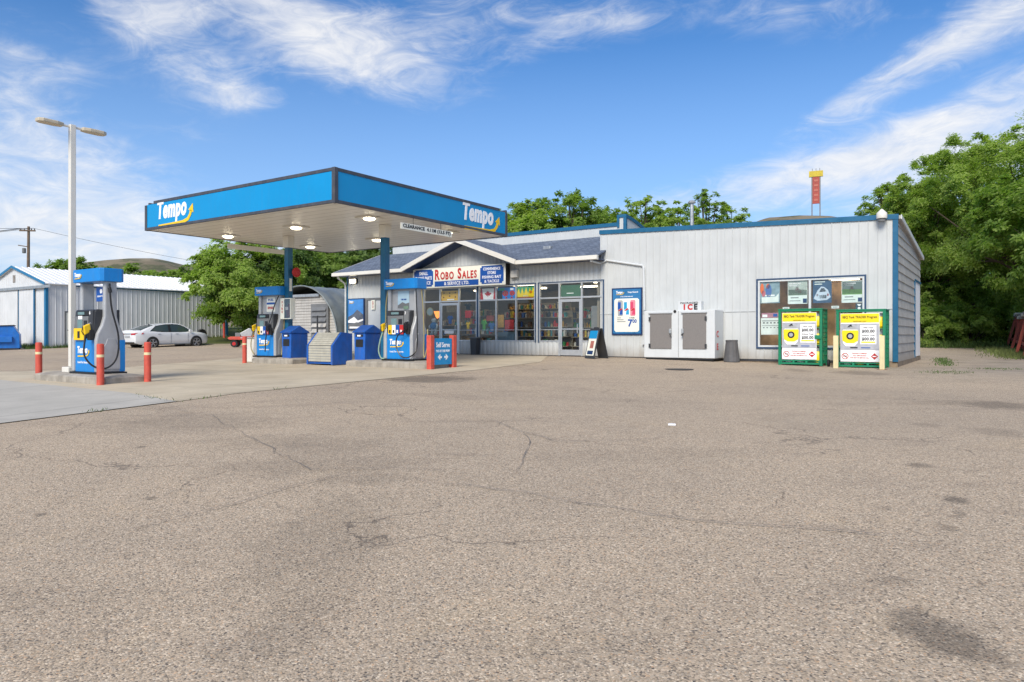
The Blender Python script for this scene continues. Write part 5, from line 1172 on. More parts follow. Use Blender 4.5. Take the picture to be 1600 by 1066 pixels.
t_ = sthing('waste_basket', -15.57, -.30, G(*l2w(-15.6, -.3).xy), 'small dark bin on the pavement right of the left glass door', 'bin'); MB().prism([(-.13, 0), (.13, 0), (.17, .72), (-.17, .72)], -.15, .15, 'y').build('bin_body', m_dgrey, t_, bevel=.015); MB().box(-.18, .18, -.16, .16, .70, .75).build('rim', m_mgrey, t_)
# A-frame
t_ = sthing('sandwich_board', -9.42, -1.25, G(*l2w(-9.4, -1.25).xy), 'leaning A-frame board with a blue topped poster by the right door', 'A-frame sign')
t_.rotation_euler = (0, 0, R(-64))
for s, m2 in ((-1, 1), (1, 0)):
    b = MB().hexa([(-.31, s * .28, 0), (.31, s * .28, 0), (-.31, s * .31, 0), (.31, s * .31, 0), (-.31, s * .03, 1.08), (.31, s * .03, 1.08), (-.31, s * .06, 1.08), (.31, s * .06, 1.08)]).build('panel', m_dgrey, t_, bevel=.006)
    if s < 0:
        n_ = Vector((0, -1.08, .37)).normalized() * .012
        def PP(x, k): y = -.31 + (.25) * k; return (x + 0, y + n_.y - .0, 1.08 * k + n_.z * .0)
        for nm, m, x0, x1, k0, k1 in (('print', m_creams, -.25, .25, .10, .92), ('blue_header', m_blue, -.25, .25, .66, .92), ('picture', mat('pinkish', (.45, .16, .12), .5, var=.4), -.08, .14, .34, .58), ('caption', m_navy, -.18, .18, .14, .26)):
            off = {'print': 0, 'blue_header': .006, 'picture': .006, 'caption': .006}[nm]
            q = [PP(x0, k0), PP(x1, k0), PP(x1, k1), PP(x0, k1)]; MB().add([(a, y - off, z) for a, y, z in q] + [(a, y - off + .01, z) for a, y, z in q], [(0, 1, 2, 3), (7, 6, 5, 4), (0, 4, 5, 1), (1, 5, 6, 2), (2, 6, 7, 3), (3, 7, 4, 0)]).build(nm, m, b)
MB().box(-.10, .10, -.04, .04, 1.07, 1.12).build('handle', m_dgrey, t_)
c0 = gp(1061, 577.5); t_ = empty('manhole_cover', (c0.x, c0.y, c0.z), 0, 'dark round manhole cover in the asphalt before the ice freezer', 'manhole cover'); MB().lathe([(.40, -.02), (.40, .012), (.37, .014)], n=28).build('cover', mat('cast_iron', (.03, .028, .027), .6, var=.3, bump=.5, bscale=30), t_)
c0 = gp(1049, 666); t_ = tag(MB().prism([(-.05, -.03), (.05, -.04), (.06, .04), (-.03, .05)], .01, .03, 'z').build('paper_scrap', m_wlet), 'white scrap of paper lying on the open asphalt', 'litter'); t_.location = (c0.x, c0.y, c0.z)
# notice at left store corner, chimney on roof
t_ = sthing('danger_notice', -24.1, .6, 1.15, 'small red and white notice on a post left of the store corner', 'notice'); MB().box(-.10, .10, -.012, .012, -.28, .28).build('board', m_wlet, t_); MB().box(-.10, .10, -.018, -.012, .14, .28).build('red_band', m_redl, t_); MB().box(-.10, .10, -.018, -.012, -.06, .0).build('red_band', m_redl, t_); MB().tube([(0, .02, -1.15), (0, .02, .28)], .02, 6).build('post', m_dgrey, t_)
c0 = at(1081, 352, 33.0); t_ = empty('flue_pipe', (c0.x, c0.y, 4.0), 0, 'tall thin galvanised flue pipe rising behind the flat roof', 'flue'); zt_ = at(1081, 316, 33).z - 4.0
MB().cyl(0, 0, 0, zt_, .085, n=14).build('pipe', m_steel, t_, smooth=True); MB().lathe([(.17, zt_ - .05), (.18, zt_ + .0), (.12, zt_ + .06), (.02, zt_ + .09)], n=14).build('cap', m_steel, t_)

# ================================================================== SHED
sx1, sx0 = -43.6, -52.0; sy0, sy1 = -4.7, 7.25
gz0 = .10
t_ = sthing('metal_shed', 0, 0, 0, 'long white metal shed with blue trim and a sliding door at the left', 'shed')
ez, az_ = 3.84, 4.98; sxm = (sx0 + sx1) / 2
gt = lambda x: ez + (az_ - ez) * (1 - abs(x - sxm) / ((sx1 - sx0) / 2))
w = MB(); ribwall(w, sx0, sx1, -.3, gt, [], .30, .03, .014, lambda x, d, z: (x, sy0 + d, z)); w.build('gable_wall', m_shedw, t_)
w = MB(); ribwall(w, sy0, sy1, -.3, lambda x: ez, [(-4.7 + 1.0, -4.7 + 2.1, -.4, 2.22)], .30, .045, .02, lambda x, d, z: (sx1 - d, x, z)); w.build('side_wall', m_shedw, t_)
w = MB(); ribwall(w, sy0, sy1, -.3, lambda x: ez, [], .30, .03, .014, lambda x, d, z: (sx0 + d, x, z)); w.build('side_wall', m_shedw, t_)
w = MB(); ribwall(w, sx0, sx1, -.3, gt, [], .30, .03, .014, lambda x, d, z: (x, sy1 - d, z)); w.build('gable_wall', m_shedw, t_)
d_ = MB().box(sx1 - .02, sx1 + .012, sy0 + 1.08, sy0 + 2.02, .18, 2.16).build('side_door', m_creams, t_); MB().lathe([(.03, .012), (.03, .05)], (sx1, sy0 + 1.18, 1.1), 8, 'x').build('handle', m_black, d_)
MB().box(sx1 - .0, sx1 + .03, sy0 + 1.0, sy0 + 1.08, .1, 2.16).box(sx1, sx1 + .03, sy0 + 2.02, sy0 + 2.10, .1, 2.16).box(sx1, sx1 + .03, sy0 + 1.0, sy0 + 2.10, 2.16, 2.24).build('door_frame', m_mgrey, t_)
for s, xe in ((-1, sx0), (1, sx1)):
    w = MB(); P = [Vector(p) for p in ((sxm, sy0 - .15, az_ + .06), (xe + s * .15, sy0 - .15, ez + .0), (xe + s * .15, sy1 + .15, ez + .0), (sxm, sy1 + .15, az_ + .06))]
    w.add(P + [p - Vector((0, 0, .05)) for p in P], [(0, 1, 2, 3), (7, 6, 5, 4), (0, 4, 5, 1), (1, 5, 6, 2), (2, 6, 7, 3), (3, 7, 4, 0)])
    n = 34
    for k in range(n):
        y = sy0 - .1 + (sy1 - sy0 + .2) * (k + .5) / n
        w.hexa([(sxm, y - .025, az_ + .06), (xe + s * .15, y - .025, ez + .0), (sxm, y + .025, az_ + .06), (xe + s * .15, y + .025, ez), (sxm, y - .012, az_ + .09), (xe + s * .15, y - .012, ez + .03), (sxm, y + .012, az_ + .09), (xe + s * .15, y + .012, ez + .03)])
    w.build('roof', m_shedroof, t_)
    w = MB().prism([(xe + s * .17, ez - .10), (xe + s * .17, ez + .05), (sxm, az_ + .11), (sxm, az_ - .04)], sy0 - .18, sy0 - .151, 'y'); w.build('gable_trim', m_trimsh, t_)
MB().box(sx1 - .01, sx1 + .06, sy0 + 1.6, sy1, ez - .12, ez - .02).build('eave_trim', m_trim, t_)
MB().box(sx1 - .16, sx1 + .05, sy0 - .05, sy0 + .10, -.2, ez - .08).build('corner_trim', m_trimsh, t_); MB().box(sx1 - .12, sx1 + .05, sy1 - .16, sy1 + .02, -.2, ez - .08).build('corner_trim', m_trim, t_)
tr = MB().box(sx0, sx1 + 2.0 - 1.1, sy0 - .20, sy0 - .08, ez - .28, ez - .12).build('door_track', m_steel, t_)
for k, (a, b) in enumerate(((-46.95, -44.9), (-50.0, -47.0))):
    w = MB(); ribwall(w, a, b, .02, lambda x: ez - .27, [], .30, .02, .01, lambda x, d, z: (x, sy0 - .10 + d, z)); dd = w.build('sliding_door', m_shedw, t_)
    MB().box(b - .05, b, sy0 - .125, sy0 - .06, .02, ez - .28).box(a, a + .03, sy0 - .125, sy0 - .06, .02, ez - .28).build('door_edge', m_trimsh if k == 0 else m_mgrey, dd)
MB().box(sxm - .15, sxm + .15, sy0 - .03, sy0 - .01, 4.05, 4.5).build('gable_vent', m_oldwood, t_)
grass('shed_grass', seg((l2w(sx1 + .2, sy0).xy), (l2w(sx1 + .3, sy1).xy), .12), 500, 3, .16, m_grass)
grass('shed_grass', seg((l2w(sx1 - .3, sy0 - .2).xy), (l2w(sx1 - 2.6, sy0 - .3).xy), .12), 500, 4, .22, m_weed)
# old tyres by the shed
for px, lab in ((335, 'old black tyre leaning against the shed wall'),):
    lx, ly = sx1 + .35, 5.0; p = l2w(lx, ly); t_ = empty('old_tyre', (p.x, p.y, G(p.x, p.y)), ROT, lab, 'tyre'); MB().lathe([(.18, -.10), (.30, -.11), (.33, -.07), (.33, .07), (.30, .11), (.18, .10)], (0, 0, .31), 20, 'x').build('tread', m_tyre, t_, smooth=True)
# ---- quonset hut
qx, qy, qr, ql = -26.60, -.3, 2.75, 9.0; qb = 3.15 / 2.75
t_ = sthing('quonset_hut', qx, qy, .0, 'arched galvanised steel hut standing behind the store corner', 'hut')
w = MB(); nA = 40; nL = 44; vs = []
for j in range(nL + 1):
    y = ql * j / nL; rr = qr + (.03 if j % 4 in (1, 2) else 0)
    for k in range(nA + 1): a = math.pi * k / nA; vs.append((rr * math.cos(a), y, .1 + rr * qb * math.sin(a) ** .85))
w.add(vs, [(j * (nA + 1) + k, j * (nA + 1) + k + 1, (j + 1) * (nA + 1) + k + 1, (j + 1) * (nA + 1) + k) for j in range(nL) for k in range(nA)]); w.build('arched_roof', m_quon, t_, smooth=True)
w = MB().tube([((qr + .03) * math.cos(math.pi * k / 24), -.02, .1 + (qr + .03) * qb * math.sin(math.pi * k / 24) ** .85) for k in range(25)], .035, 8, False); w.build('arch_rim', m_quon, t_)
w = MB(); z = .05; half = lambda z_: qr * math.sqrt(max(0, 1 - (max(0, z_ - .1) / 3.15) ** (2 / .85)))
while z < 2.75:
    h_ = half(z + .14); w.quad((-h_, .22, z), (h_, .22, z), (h_, .25, z + .135), (-h_, .25, z + .135)); w.quad((-h_, .25, z + .135), (h_, .25, z + .135), (h_, .22, z + .14), (-h_, .22, z + .14)); z += .14
w.build('end_wall', m_side, t_); MB().box(-1.25, 1.25, .12, .2, 2.72, 2.86).build('lintel', m_steel, t_)
lw = MB().box(.70, 1.95, .10, .2, .55, 2.35).build('shutter_frame', m_mgrey, t_, bevel=.01)
for k in range(6): MB().hexa([(.80, .02, .66 + k * .27), (1.83, .02, .66 + k * .27), (.80, .10, .70 + k * .27), (1.83, .10, .70 + k * .27), (.80, .08, .80 + k * .27), (1.83, .08, .80 + k * .27), (.80, .10, .84 + k * .27), (1.83, .10, .84 + k * .27)]).build('louvre', m_side if k in (1, 2) else m_mgrey, lw)
t_ = sthing('steel_gate_post', -24.95, -.6, 0, 'thin dark steel post with a crossbar before the arched hut', 'post'); MB().tube([(0, 0, 0), (0, 0, 1.75)], .04, 8).tube([(0, 0, 1.1), (.7, 0, 1.1)], .02, 6).build('pipe', m_dgrey, t_)

# ================================================================== CAR
def build_car():
    fr_ = Vector((-20.50, 42.95)); ang = math.atan2(EY.y, EY.x)
    zc = .03; o = empty('parked_car', (fr_.x, fr_.y, zc + .02), ang, 'white sedan parked along the shed, seen from behind on its right side', 'car')
    o.rotation_euler = (0, -R(1.2), ang)
    st = [-2.32, -2.27, -2.05, -1.75, -1.35, -.8, -.2, .4, .9, 1.35, 1.75, 2.05, 2.25, 2.33]
    hw = [.66, .79, .865, .89, .90, .895, .89, .89, .89, .885, .86, .79, .66, .52]
    zl = [.48, .34, .27, .24, .22, .21, .21, .21, .21, .22, .22, .22, .26, .36]
    zs = [.80, .92, .97, .98, .965, .94, .93, .92, .91, .88, .84, .78, .70, .62]
    zd = [.98, 1.075, 1.09, 1.07, 1.05, 1.0, .98, .97, 1.0, .97, .92, .85, .76, .68]
    rings = []
    for x, h, a, s, d in zip(st, hw, zl, zs, zd):
        half = [(h * .90, a), (h * .97, a + .12), (h, (a + s) / 2 - .05), (h * .985, (a + s) / 2 + .12), (h, s - .06), (h * .965, s), (h * .86, d - .03 if d > s + .03 else s + .01), (h * .45, d), (0, d + .008)]
        ring = [(x, -y, z) for y, z in half] + [(x, y, z) for y, z in half[-2::-1]]
        rings.append(ring)
    n = len(rings[0]); mb = MB(); mb.add([v for r in rings for v in r], [(i * n + k, i * n + k + 1, (i + 1) * n + k + 1, (i + 1) * n + k) for i in range(len(st) - 1) for k in range(n - 1)] + [tuple(range(n)), tuple((len(st) - 1) * n + k for k in range(n))] + [(i * n, (i + 1) * n, (i + 1) * n + n - 1, i * n + n - 1) for i in range(len(st) - 1)])
    body = mb.build('body', m_carw, o, smooth=True)
    # cabin
    gs = [(-1.92, 1.05, .70, 1.06, .70), (-1.45, 1.04, .80, 1.23, .66), (-1.0, 1.01, .83, 1.355, .62), (-.5, .97, .84, 1.425, .60), (0, .95, .84, 1.44, .60), (.35, .94, .84, 1.41, .60), (.75, .93, .83, 1.24, .66), (1.22, .95, .76, .98, .74)]
    mb = MB(); vs = []
    for x, zb, wb, zt, wt in gs: vs += [(x, -wb, zb), (x, -wt, zt), (x, -wt * .5, zt + .02), (x, wt * .5, zt + .02), (x, wt, zt), (x, wb, zb)]
    m_ = 6; mb.add(vs, [(i * m_ + k, i * m_ + k + 1, (i + 1) * m_ + k + 1, (i + 1) * m_ + k) for i in range(len(gs) - 1) for k in range(m_ - 1)]); mb.build('cabin_glass', m_carglass, o, smooth=True)
    mb = MB(); vs = []
    rs = [(-1.12, 1.325, .66), (-1.0, 1.36, .66), (-.5, 1.43, .635), (0, 1.447, .63), (.35, 1.418, .63), (.44, 1.38, .63)]
    for x, z, w_ in rs: vs += [(x, -w_, z - .035), (x, -w_ + .02, z + .008), (x, -.3, z + .03), (x, .3, z + .03), (x, w_ - .02, z + .008), (x, w_, z - .035)]
    mb.add(vs, [(i * 6 + k, i * 6 + k + 1, (i + 1) * 6 + k + 1, (i + 1) * 6 + k) for i in range(len(rs) - 1) for k in range(5)]); mb.build('roof', m_carw, o, smooth=True)
    for s in (-1, 1):
        MB().prism([(-2.0, .95), (-1.42, .95), (-1.42, 1.10), (-1.18, 1.30), (-1.0, 1.345), (-1.15, 1.34), (-1.5, 1.24), (-1.95, 1.07)], 0, 0, 'y')
        mb = MB(); q = [(-1.96, .72, 1.055), (-1.45, .675, 1.25), (-1.05, .635, 1.37), (-1.12, .70, 1.27), (-1.40, .80, 1.08), (-1.5, .86, .97), (-1.9, .85, .98)]
        mb.add([(x, s * (y + .012), z) for x, y, z in q] + [(x, s * (y - .03), z) for x, y, z in q], [tuple(range(7)), tuple(range(13, 6, -1))] + [(i, (i + 1) % 7, 7 + (i + 1) % 7, 7 + i) for i in range(7)]); mb.build('rear_pillar', m_carw, o)
        MB().tube([(.42, s * .625, 1.40), (.75, s * .68, 1.25), (1.20, s * .77, .97)], .028, 6).build('front_pillar', m_carw, o)
        MB().hexa([(-.36, s * .855, .95), (-.20, s * .855, .95), (-.36, s * .80, .95), (-.20, s * .80, .95), (-.30, s * .635, 1.40), (-.18, s * .635, 1.40), (-.30, s * .60, 1.40), (-.18, s * .60, 1.40)]).build('door_pillar', m_black, o)
        MB().box(.86, 1.0, s * .88, s * 1.0, .95, 1.07).build('mirror', m_carw, o, bevel=.02)
        for x in (-.95, .12): MB().box(x - .09, x + .09, s * .888, s * .91, .83, .855).build('door_handle', m_silver, o, bevel=.005)
        MB().box(-1.0, .95, s * .86, s * .895, .215, .26).build('sill', m_mgrey, o)
        for x in (-.25, .82): MB().box(x - .004, x + .004, s * .885, s * .8985, .30, .90).build('door_gap', m_mgrey, body)
        MB().hexa([(-2.335, s * .40, .80), (-2.32, s * .76, .81), (-2.02, s * .40, .86), (-1.92, s * .895, .85), (-2.34, s * .40, .90), (-2.31, s * .78, .92), (-2.02, s * .40, .93), (-1.84, s * .90, .93)]).build('tail_lamp', m_tail, o, bevel=.01)
        MB().hexa([(2.24, s * .50, .60), (2.10, s * .76, .62), (2.05, s * .45, .60), (1.80, s * .80, .66), (2.18, s * .50, .70), (2.04, s * .785, .73), (2.0, s * .45, .76), (1.72, s * .855, .78)]).build('headlamp', m_dgrey, o, bevel=.01)
        for x in (-1.35, 1.35):
            MB().lathe([(.365, s * .80), (.37, s * .902), (.35, s * .904)], (x, 0, .34), 26, 'y').build('wheel_arch', m_black, o)
            wl_ = MB().lathe([(.22, s * .70), (.315, s * .705), (.33, s * .74), (.33, s * .90), (.315, s * .925), (.235, s * .925)], (x, 0, .33), 26, 'y').build('wheel', m_tyre, o, smooth=True)
            MB().lathe([(.235, s * .88), (.235, s * .927), (.215, s * .928), (.21, s * .90)], (x, 0, .33), 26, 'y').build('rim', m_rim, wl_, smooth=True)
            sp_ = MB()
            for k in range(5):
                for dd in (-.16, .16):
                    a = 2 * math.pi * k / 5 + .3; c1, s1 = math.cos(a + dd * .3), math.sin(a + dd * .3); c2, s2 = math.cos(a + dd), math.sin(a + dd)
                    sp_.tube([(x + .03 * c1, s * .925, .33 + .03 * s1), (x + .218 * c2, s * .925, .33 + .218 * s2)], .016, 6)
            sp_.lathe([(.05, s * .91), (.045, s * .935)], (x, 0, .33), 12, 'y').build('spokes', m_rim, wl_)
    MB().box(-2.335, -2.28, -.42, .42, .85, .89).build('lamp_bar', m_black, o); MB().box(-2.345, -2.32, -.26, .26, .66, .78).build('number_plate', m_silver, o)
    MB().prism([(-2.345, .40), (-2.20, .26), (-2.0, .26), (-2.1, .45)], -.66, .66, 'y').build('rear_diffuser', m_dgrey, o, bevel=.01)
    MB().prism([(2.0, .24), (2.33, .30), (2.345, .45), (2.1, .45)], -.5, .5, 'y').build('front_grille', m_dgrey, o, bevel=.01)
    MB().prism([(-1.10, 1.36), (-.92, 1.385), (-1.12, 1.44)], -.01, .01, 'y').build('aerial_fin', m_dgrey, o)
build_car()

# ---- dumpster
c0 = gp(31, 546.5); t_ = empty('dumpster', (c0.x, c0.y, c0.z), R(31), 'bright blue steel dumpster at the left edge beside the shed', 'dumpster')
w = MB().prism([(0, .08), (-2.0, .08), (-2.0, 1.28), (-.32, 1.36), (-.02, .85)], 0, 1.5, 'y').build('hopper', m_dump, t_, bevel=.02)
MB().prism([(-2.05, 1.27), (-.28, 1.35), (-.26, 1.40), (-2.05, 1.33)], -.06, 1.55, 'y').build('lid', m_dgrey, t_, bevel=.01)
MB().box(-1.35, -.35, -.16, -.001, .42, .74).build('lifting_pocket', m_dump, t_, bevel=.02); MB().box(-1.50, -1.38, -.12, -.001, .38, .70).build('bracket', m_dgrey, t_, bevel=.02)
MB().box(-1.95, -.05, 0, .1, 0, .08).box(-1.95, -.05, 1.4, 1.5, 0, .08).build('skid', m_dgrey, t_)
grass('shed_grass', seg((c0.x + .1, c0.y + .3), (c0.x + 3, c0.y + 3.3), .15), 500, 14, .2, m_weed)

# ---- lawn tractor beyond far island
p = at(384, 536, 41.5); t_ = empty('garden_tractor', (p.x, p.y, G(p.x, p.y)), R(10), 'red garden tractor with a tilted grey engine cover beside the tree', 'tractor')
for x, r in ((-.55, .20), (.55, .27)):
    for s in (-1, 1): wv = MB().lathe([(r * .5, -.09), (r * .95, -.1), (r, 0), (r * .95, .1), (r * .5, .09)], (x, s * .40, r), 18, 'y').build('wheel', m_tyre, t_, smooth=True); MB().lathe([(r * .5, -.1), (r * .45, .1)], (x, s * .40, r), 12, 'y').build('hub', m_redl, wv)
MB().prism([(-.85, .42), (.80, .42), (.84, .52), (.5, .60), (-.80, .60), (-.95, .52)], -.28, .28, 'y').build('chassis', m_red, t_, bevel=.02)
MB().prism([(-.20, .60), (.35, .60), (.45, .95), (.22, 1.10), (-.28, .80)], -.22, .22, 'y').build('engine_cover', m_silver, t_, bevel=.03); MB().box(.45, .75, -.2, .2, .62, .80).build('fuel_tank', m_orange, t_, bevel=.03)
MB().tube([(.5, 0, .6), (.30, 0, 1.2), (.20, 0, 1.25)], .02, 6).build('steering_column', m_dgrey, t_); MB().box(.45, .85, -.2, .2, .85, .95).build('seat', m_black, t_, bevel=.03); MB().box(-.55, -.25, -.18, .18, .60, .82).build('battery_box', m_mgrey, t_, bevel=.02)
p = at(415, 545, 30); 

# ---- utility pole, hill sign, yard lamp, right-hand fence
p = gp(44, 534); Yp = 78.0
t_ = empty('utility_pole', (at(44, 500, Yp).x, Yp, 0), R(8), 'brown wooden utility pole with a crossarm behind the shed', 'utility pole'); zt_ = at(44, 354, Yp).z
MB().tube([(0, 0, -1), (.0, 0, zt_ * .5), (.05, 0, zt_)], [.20, .17, .13], 10).build('pole', m_pole, t_, smooth=True)
MB().box(-.8, .8, -.20, -.10, zt_ - .55, zt_ - .40).build('crossarm', m_pole, t_)
for x in (-.7, -.3, .4, .7): MB().lathe([(.05, 0), (.07, .05), (.05, .16)], (x, -.15, zt_ - .40), 8).build('insulator', m_mgrey, t_)
MB().lathe([(.16, 0), (.18, .05), (.18, .5), (.14, .55)], (-.36, -.1, zt_ - 2.9), 12).build('transformer', m_mgrey, t_); MB().tube([(0, -.1, zt_ - 2.2), (-.95, -.1, zt_ - 2.05)], .05, 6).build('fuse_arm', m_pole, t_)
for k, (x, dz) in enumerate(((-.7, 0), (-.3, 0), (.4, 0), (.7, -.0))):
    a = Vector(t_.location) + Vector((x, -.15, zt_ - .22)); b = Vector((a.x - 55, a.y + (14 if k < 3 else -20), a.z + .6)); pts = [a.lerp(b, i / 16) - Vector((0, 0, 4 * 1.1 * (i / 16) * (1 - i / 16))) for i in range(17)]
    tag(MB().tube(pts, .022, 5).build('overhead_wire', m_black), 'thin black overhead wire running left from the utility pole', 'wire', 'overhead wires on the utility pole')
a = Vector(t_.location) + Vector((.7, -.15, zt_ - .22)); b = Vector((a.x + 52, a.y + 40, a.z - 3.5)); pts = [a.lerp(b, i / 24) - Vector((0, 0, 4 * 2.2 * (i / 24) * (1 - i / 24))) for i in range(25)]
tag(MB().tube(pts, .016, 5).build('overhead_wire', m_black), 'thin black wire sagging right from the utility pole over the shed', 'wire')
D_ = 168.0; b_ = at(1275, 337, D_); zt_ = at(1275, 264, D_).z - b_.z
t_ = empty('hilltop_sign', (b_.x, b_.y, b_.z), -.42, 'tall red and yellow pylon sign standing on the hilltop', 'pylon sign')
k_ = zt_ / 10.6
for s in (-1, 1): MB().box(s * .86 - .13, s * .86 + .13, -.13, .13, -2, 9.2 * k_).build('leg', m_mgrey, t_)
MB().box(-.74, .74, -.2, .2, 2.7 * k_, 8.9 * k_).build('red_panel', mat('faded_red', (.36, .06, .045), .6, var=.3), t_)
w = MB(); [w.box(-.42, .42, -.24, -.2, z * k_, (z + .45) * k_) for z in (3.3, 4.4, 5.5, 6.6, 7.7)]; w.build('panel_mark', mat('faded_red2', (.46, .14, .10), .6), t_)
MB().box(-1.5, 1.5, -.3, .3, 8.8 * k_, 10.1 * k_).build('yellow_cap', mat('faded_yellow', (.55, .42, .03), .6, var=.3), t_); 
for x in (-.8, 0, .8): MB().box(x - .06, x + .06, -.05, .05, 10.0 * k_, 10.7 * k_).build('spike', m_mgrey, t_)
p = gp(1548, 536.5); t_ = empty('yard_light', (p.x, p.y, p.z), 0, 'small white lamp on a short green post before the bushes', 'lamp'); h_ = at(1548, 514, p.y).z - p.z
MB().cyl(0, 0, 0, h_, .04, n=8).build('post', m_green, t_); MB().lathe([(.10, h_ - .02), (.13, h_ + .08), (.10, h_ + .2), (.02, h_ + .24)], (-.1, 0, 0), 12).build('lamp_globe', m_wlet, t_, smooth=True)
p = gp(1457, 537); t_ = empty('thin_pole', (p.x, p.y, p.z), 0, 'thin weathered pole standing before the bushes behind the store', 'pole'); MB().tube([(0, 0, 0), (.02, 0, at(1457, 470, p.y).z - p.z)], .05, 8).build('pole', m_oldwood, t_)
fa, fb = Vector((20.75, 28.0)), Vector((31.8, 45.6)); fd = (fb - fa).normalized(); fo = fa - fd * 2
t_ = empty('red_fence', (fo.x, fo.y, -.1), math.atan2(fd.y, fd.x), 'old red timber fence with leaning braces and pale coping at the right edge', 'fence')
L_ = 22.0; x = 0; rr_ = random.Random(4); k = 0
while x < L_:
    wd_ = rr_.uniform(1.3, 2.0); h_ = 1.75 + .12 * math.sin(k * 1.3); m_ = (m_fenred, m_fenred, m_oldwood)[k % 3]; zg = G(*(fo + fd * x)) + .1
    pn = MB()
    for j in range(int(wd_ / .2)): xa = x + j * .2; pn.box(xa, xa + .185, -.03 + rr_.uniform(-.01, .01), .03, zg - .1, zg + h_ + rr_.uniform(-.05, .02))
    pn.build('board_panel', m_, t_)
    MB().box(x - .09, x + .09, -.18, .18, zg - .2, zg + h_ + .08).build('post', m_fenred, t_, bevel=.01)
    if k % 3 == 0: MB().hexa([(x - .07, .55, zg - .1), (x + .07, .55, zg - .1), (x - .07, .68, zg - .1), (x + .07, .68, zg - .1), (x - .07, .12, zg + h_ - .1), (x + .07, .12, zg + h_ - .1), (x - .07, .26, zg + h_ - .1), (x + .07, .26, zg + h_ - .1)]).build('brace', m_fenred, t_)
    MB().box(x, x + wd_, .3, .38, zg + .45, zg + .6).build('rail', m_fenred, t_)
    MB().box(x - .05, x + wd_ + .04, -.18, .26, zg + h_ + .085, zg + h_ + .24).build('coping', m_soffitw if k % 2 else m_oldwood, t_, bevel=.02)
    x += wd_; k += 1
grass('fence_grass', seg((20.2, 28.0), (30, 45), .5), 3500, 9, .17, m_grass)
grass('alley_grass', seg((21.5, 45.6), (33, 44.4), .7), 9000, 77, .35, m_weed)
grass('alley_grass', seg((l2w(1.2, 1.5).xy), (l2w(.6, 9).xy), .15), 300, 12, .08, m_weed)
for q, (a, b) in enumerate(((1475, 582), (1562, 577))):
    p = gp(a, b); grass('alley_weeds', lambda r, p=p: (p.x + r.gauss(0, .4), p.y + r.gauss(0, .3)), 160, 30 + q, .03, m_weed)

# ================================================================== TREES
def leaf_mat(name, a, b, c, tr=.35):
    m = bpy.data.materials.new(name); m.use_nodes = True; t = NT(m.node_tree)
    g = t.n('ShaderNodeNewGeometry'); tc = t.n('ShaderNodeTexCoord').outputs['Object']
    col = t.mix(t.mr(t.noise(tc, .9, 4, .6), .32, .68), a, b); col = t.mix(t.mr(g.outputs['Random Per Island'], .45, 1, 0, .8), col, c)
    df = t.n('ShaderNodeBsdfPrincipled'); t.put(df.inputs['Base Color'], col); df.inputs['Roughness'].default_value = .55; df.inputs['Specular IOR Level'].default_value = .35
    tl = t.n('ShaderNodeBsdfTranslucent'); t.put(tl.inputs[0], t.mix(1.0, col, (1.3, 1.5, .7), 'MULTIPLY'))
    mx = t.n('ShaderNodeMixShader'); mx.inputs[0].default_value = tr; t.nt.links.new(df.outputs[0], mx.inputs[1]); t.nt.links.new(tl.outputs[0], mx.inputs[2])
    o = t.n('ShaderNodeOutputMaterial'); t.nt.links.new(mx.outputs[0], o.inputs[0]); return m
lf_b = leaf_mat('leaf_bright', (.19, .28, .055), (.34, .45, .105), (.44, .53, .16), .55)
lf_m = leaf_mat('leaf_mid', (.14, .235, .05), (.27, .38, .09), (.36, .46, .13), .55)
lf_d = leaf_mat('leaf_deep', (.07, .135, .035), (.14, .22, .055), (.20, .29, .08), .45)
def leaves(name, m, parent, pts, size, seed, droop=.35):
    rg = np.random.default_rng(seed); n = len(pts); P = np.asarray(pts, dtype=np.float64)
    cen = P.mean(0); out = P - cen; out /= np.linalg.norm(out, axis=1)[:, None] + 1e-6
    N = out * .75 + np.array([0, 0, .75]) + rg.normal(size=(n, 3)) * .42; N /= np.linalg.norm(N, axis=1)[:, None]
    d = rg.normal(size=(n, 3)); d[:, 2] -= droop * 2; d -= (d * N).sum(1)[:, None] * N; d /= np.linalg.norm(d, axis=1)[:, None]
    r = np.cross(N, d)
    L = size * rg.uniform(.6, 1.35, size=(n, 1)); wd = L * rg.uniform(.17, .30, size=(n, 1))
    nn = np.cross(d, r) * L * .12
    v = np.stack([P, P + d * L * .5 + r * wd + nn, P + d * L, P + d * L * .5 - r * wd + nn], 1).reshape(-1, 3)
    me = bpy.data.meshes.new(name); me.vertices.add(n * 4); me.vertices.foreach_set('co', v.ravel()); me.loops.add(n * 4); me.loops.foreach_set('vertex_index', np.arange(n * 4, dtype=np.int32))
    me.polygons.add(n); me.polygons.foreach_set('loop_start', np.arange(0, n * 4, 4, dtype=np.int32)); me.polygons.foreach_set('loop_total', np.full(n, 4, dtype=np.int32))
    me.materials.append(m); me.update(); me.validate()
    o = bpy.data.objects.new(name, me); COL.objects.link(o); o.parent = parent; return o
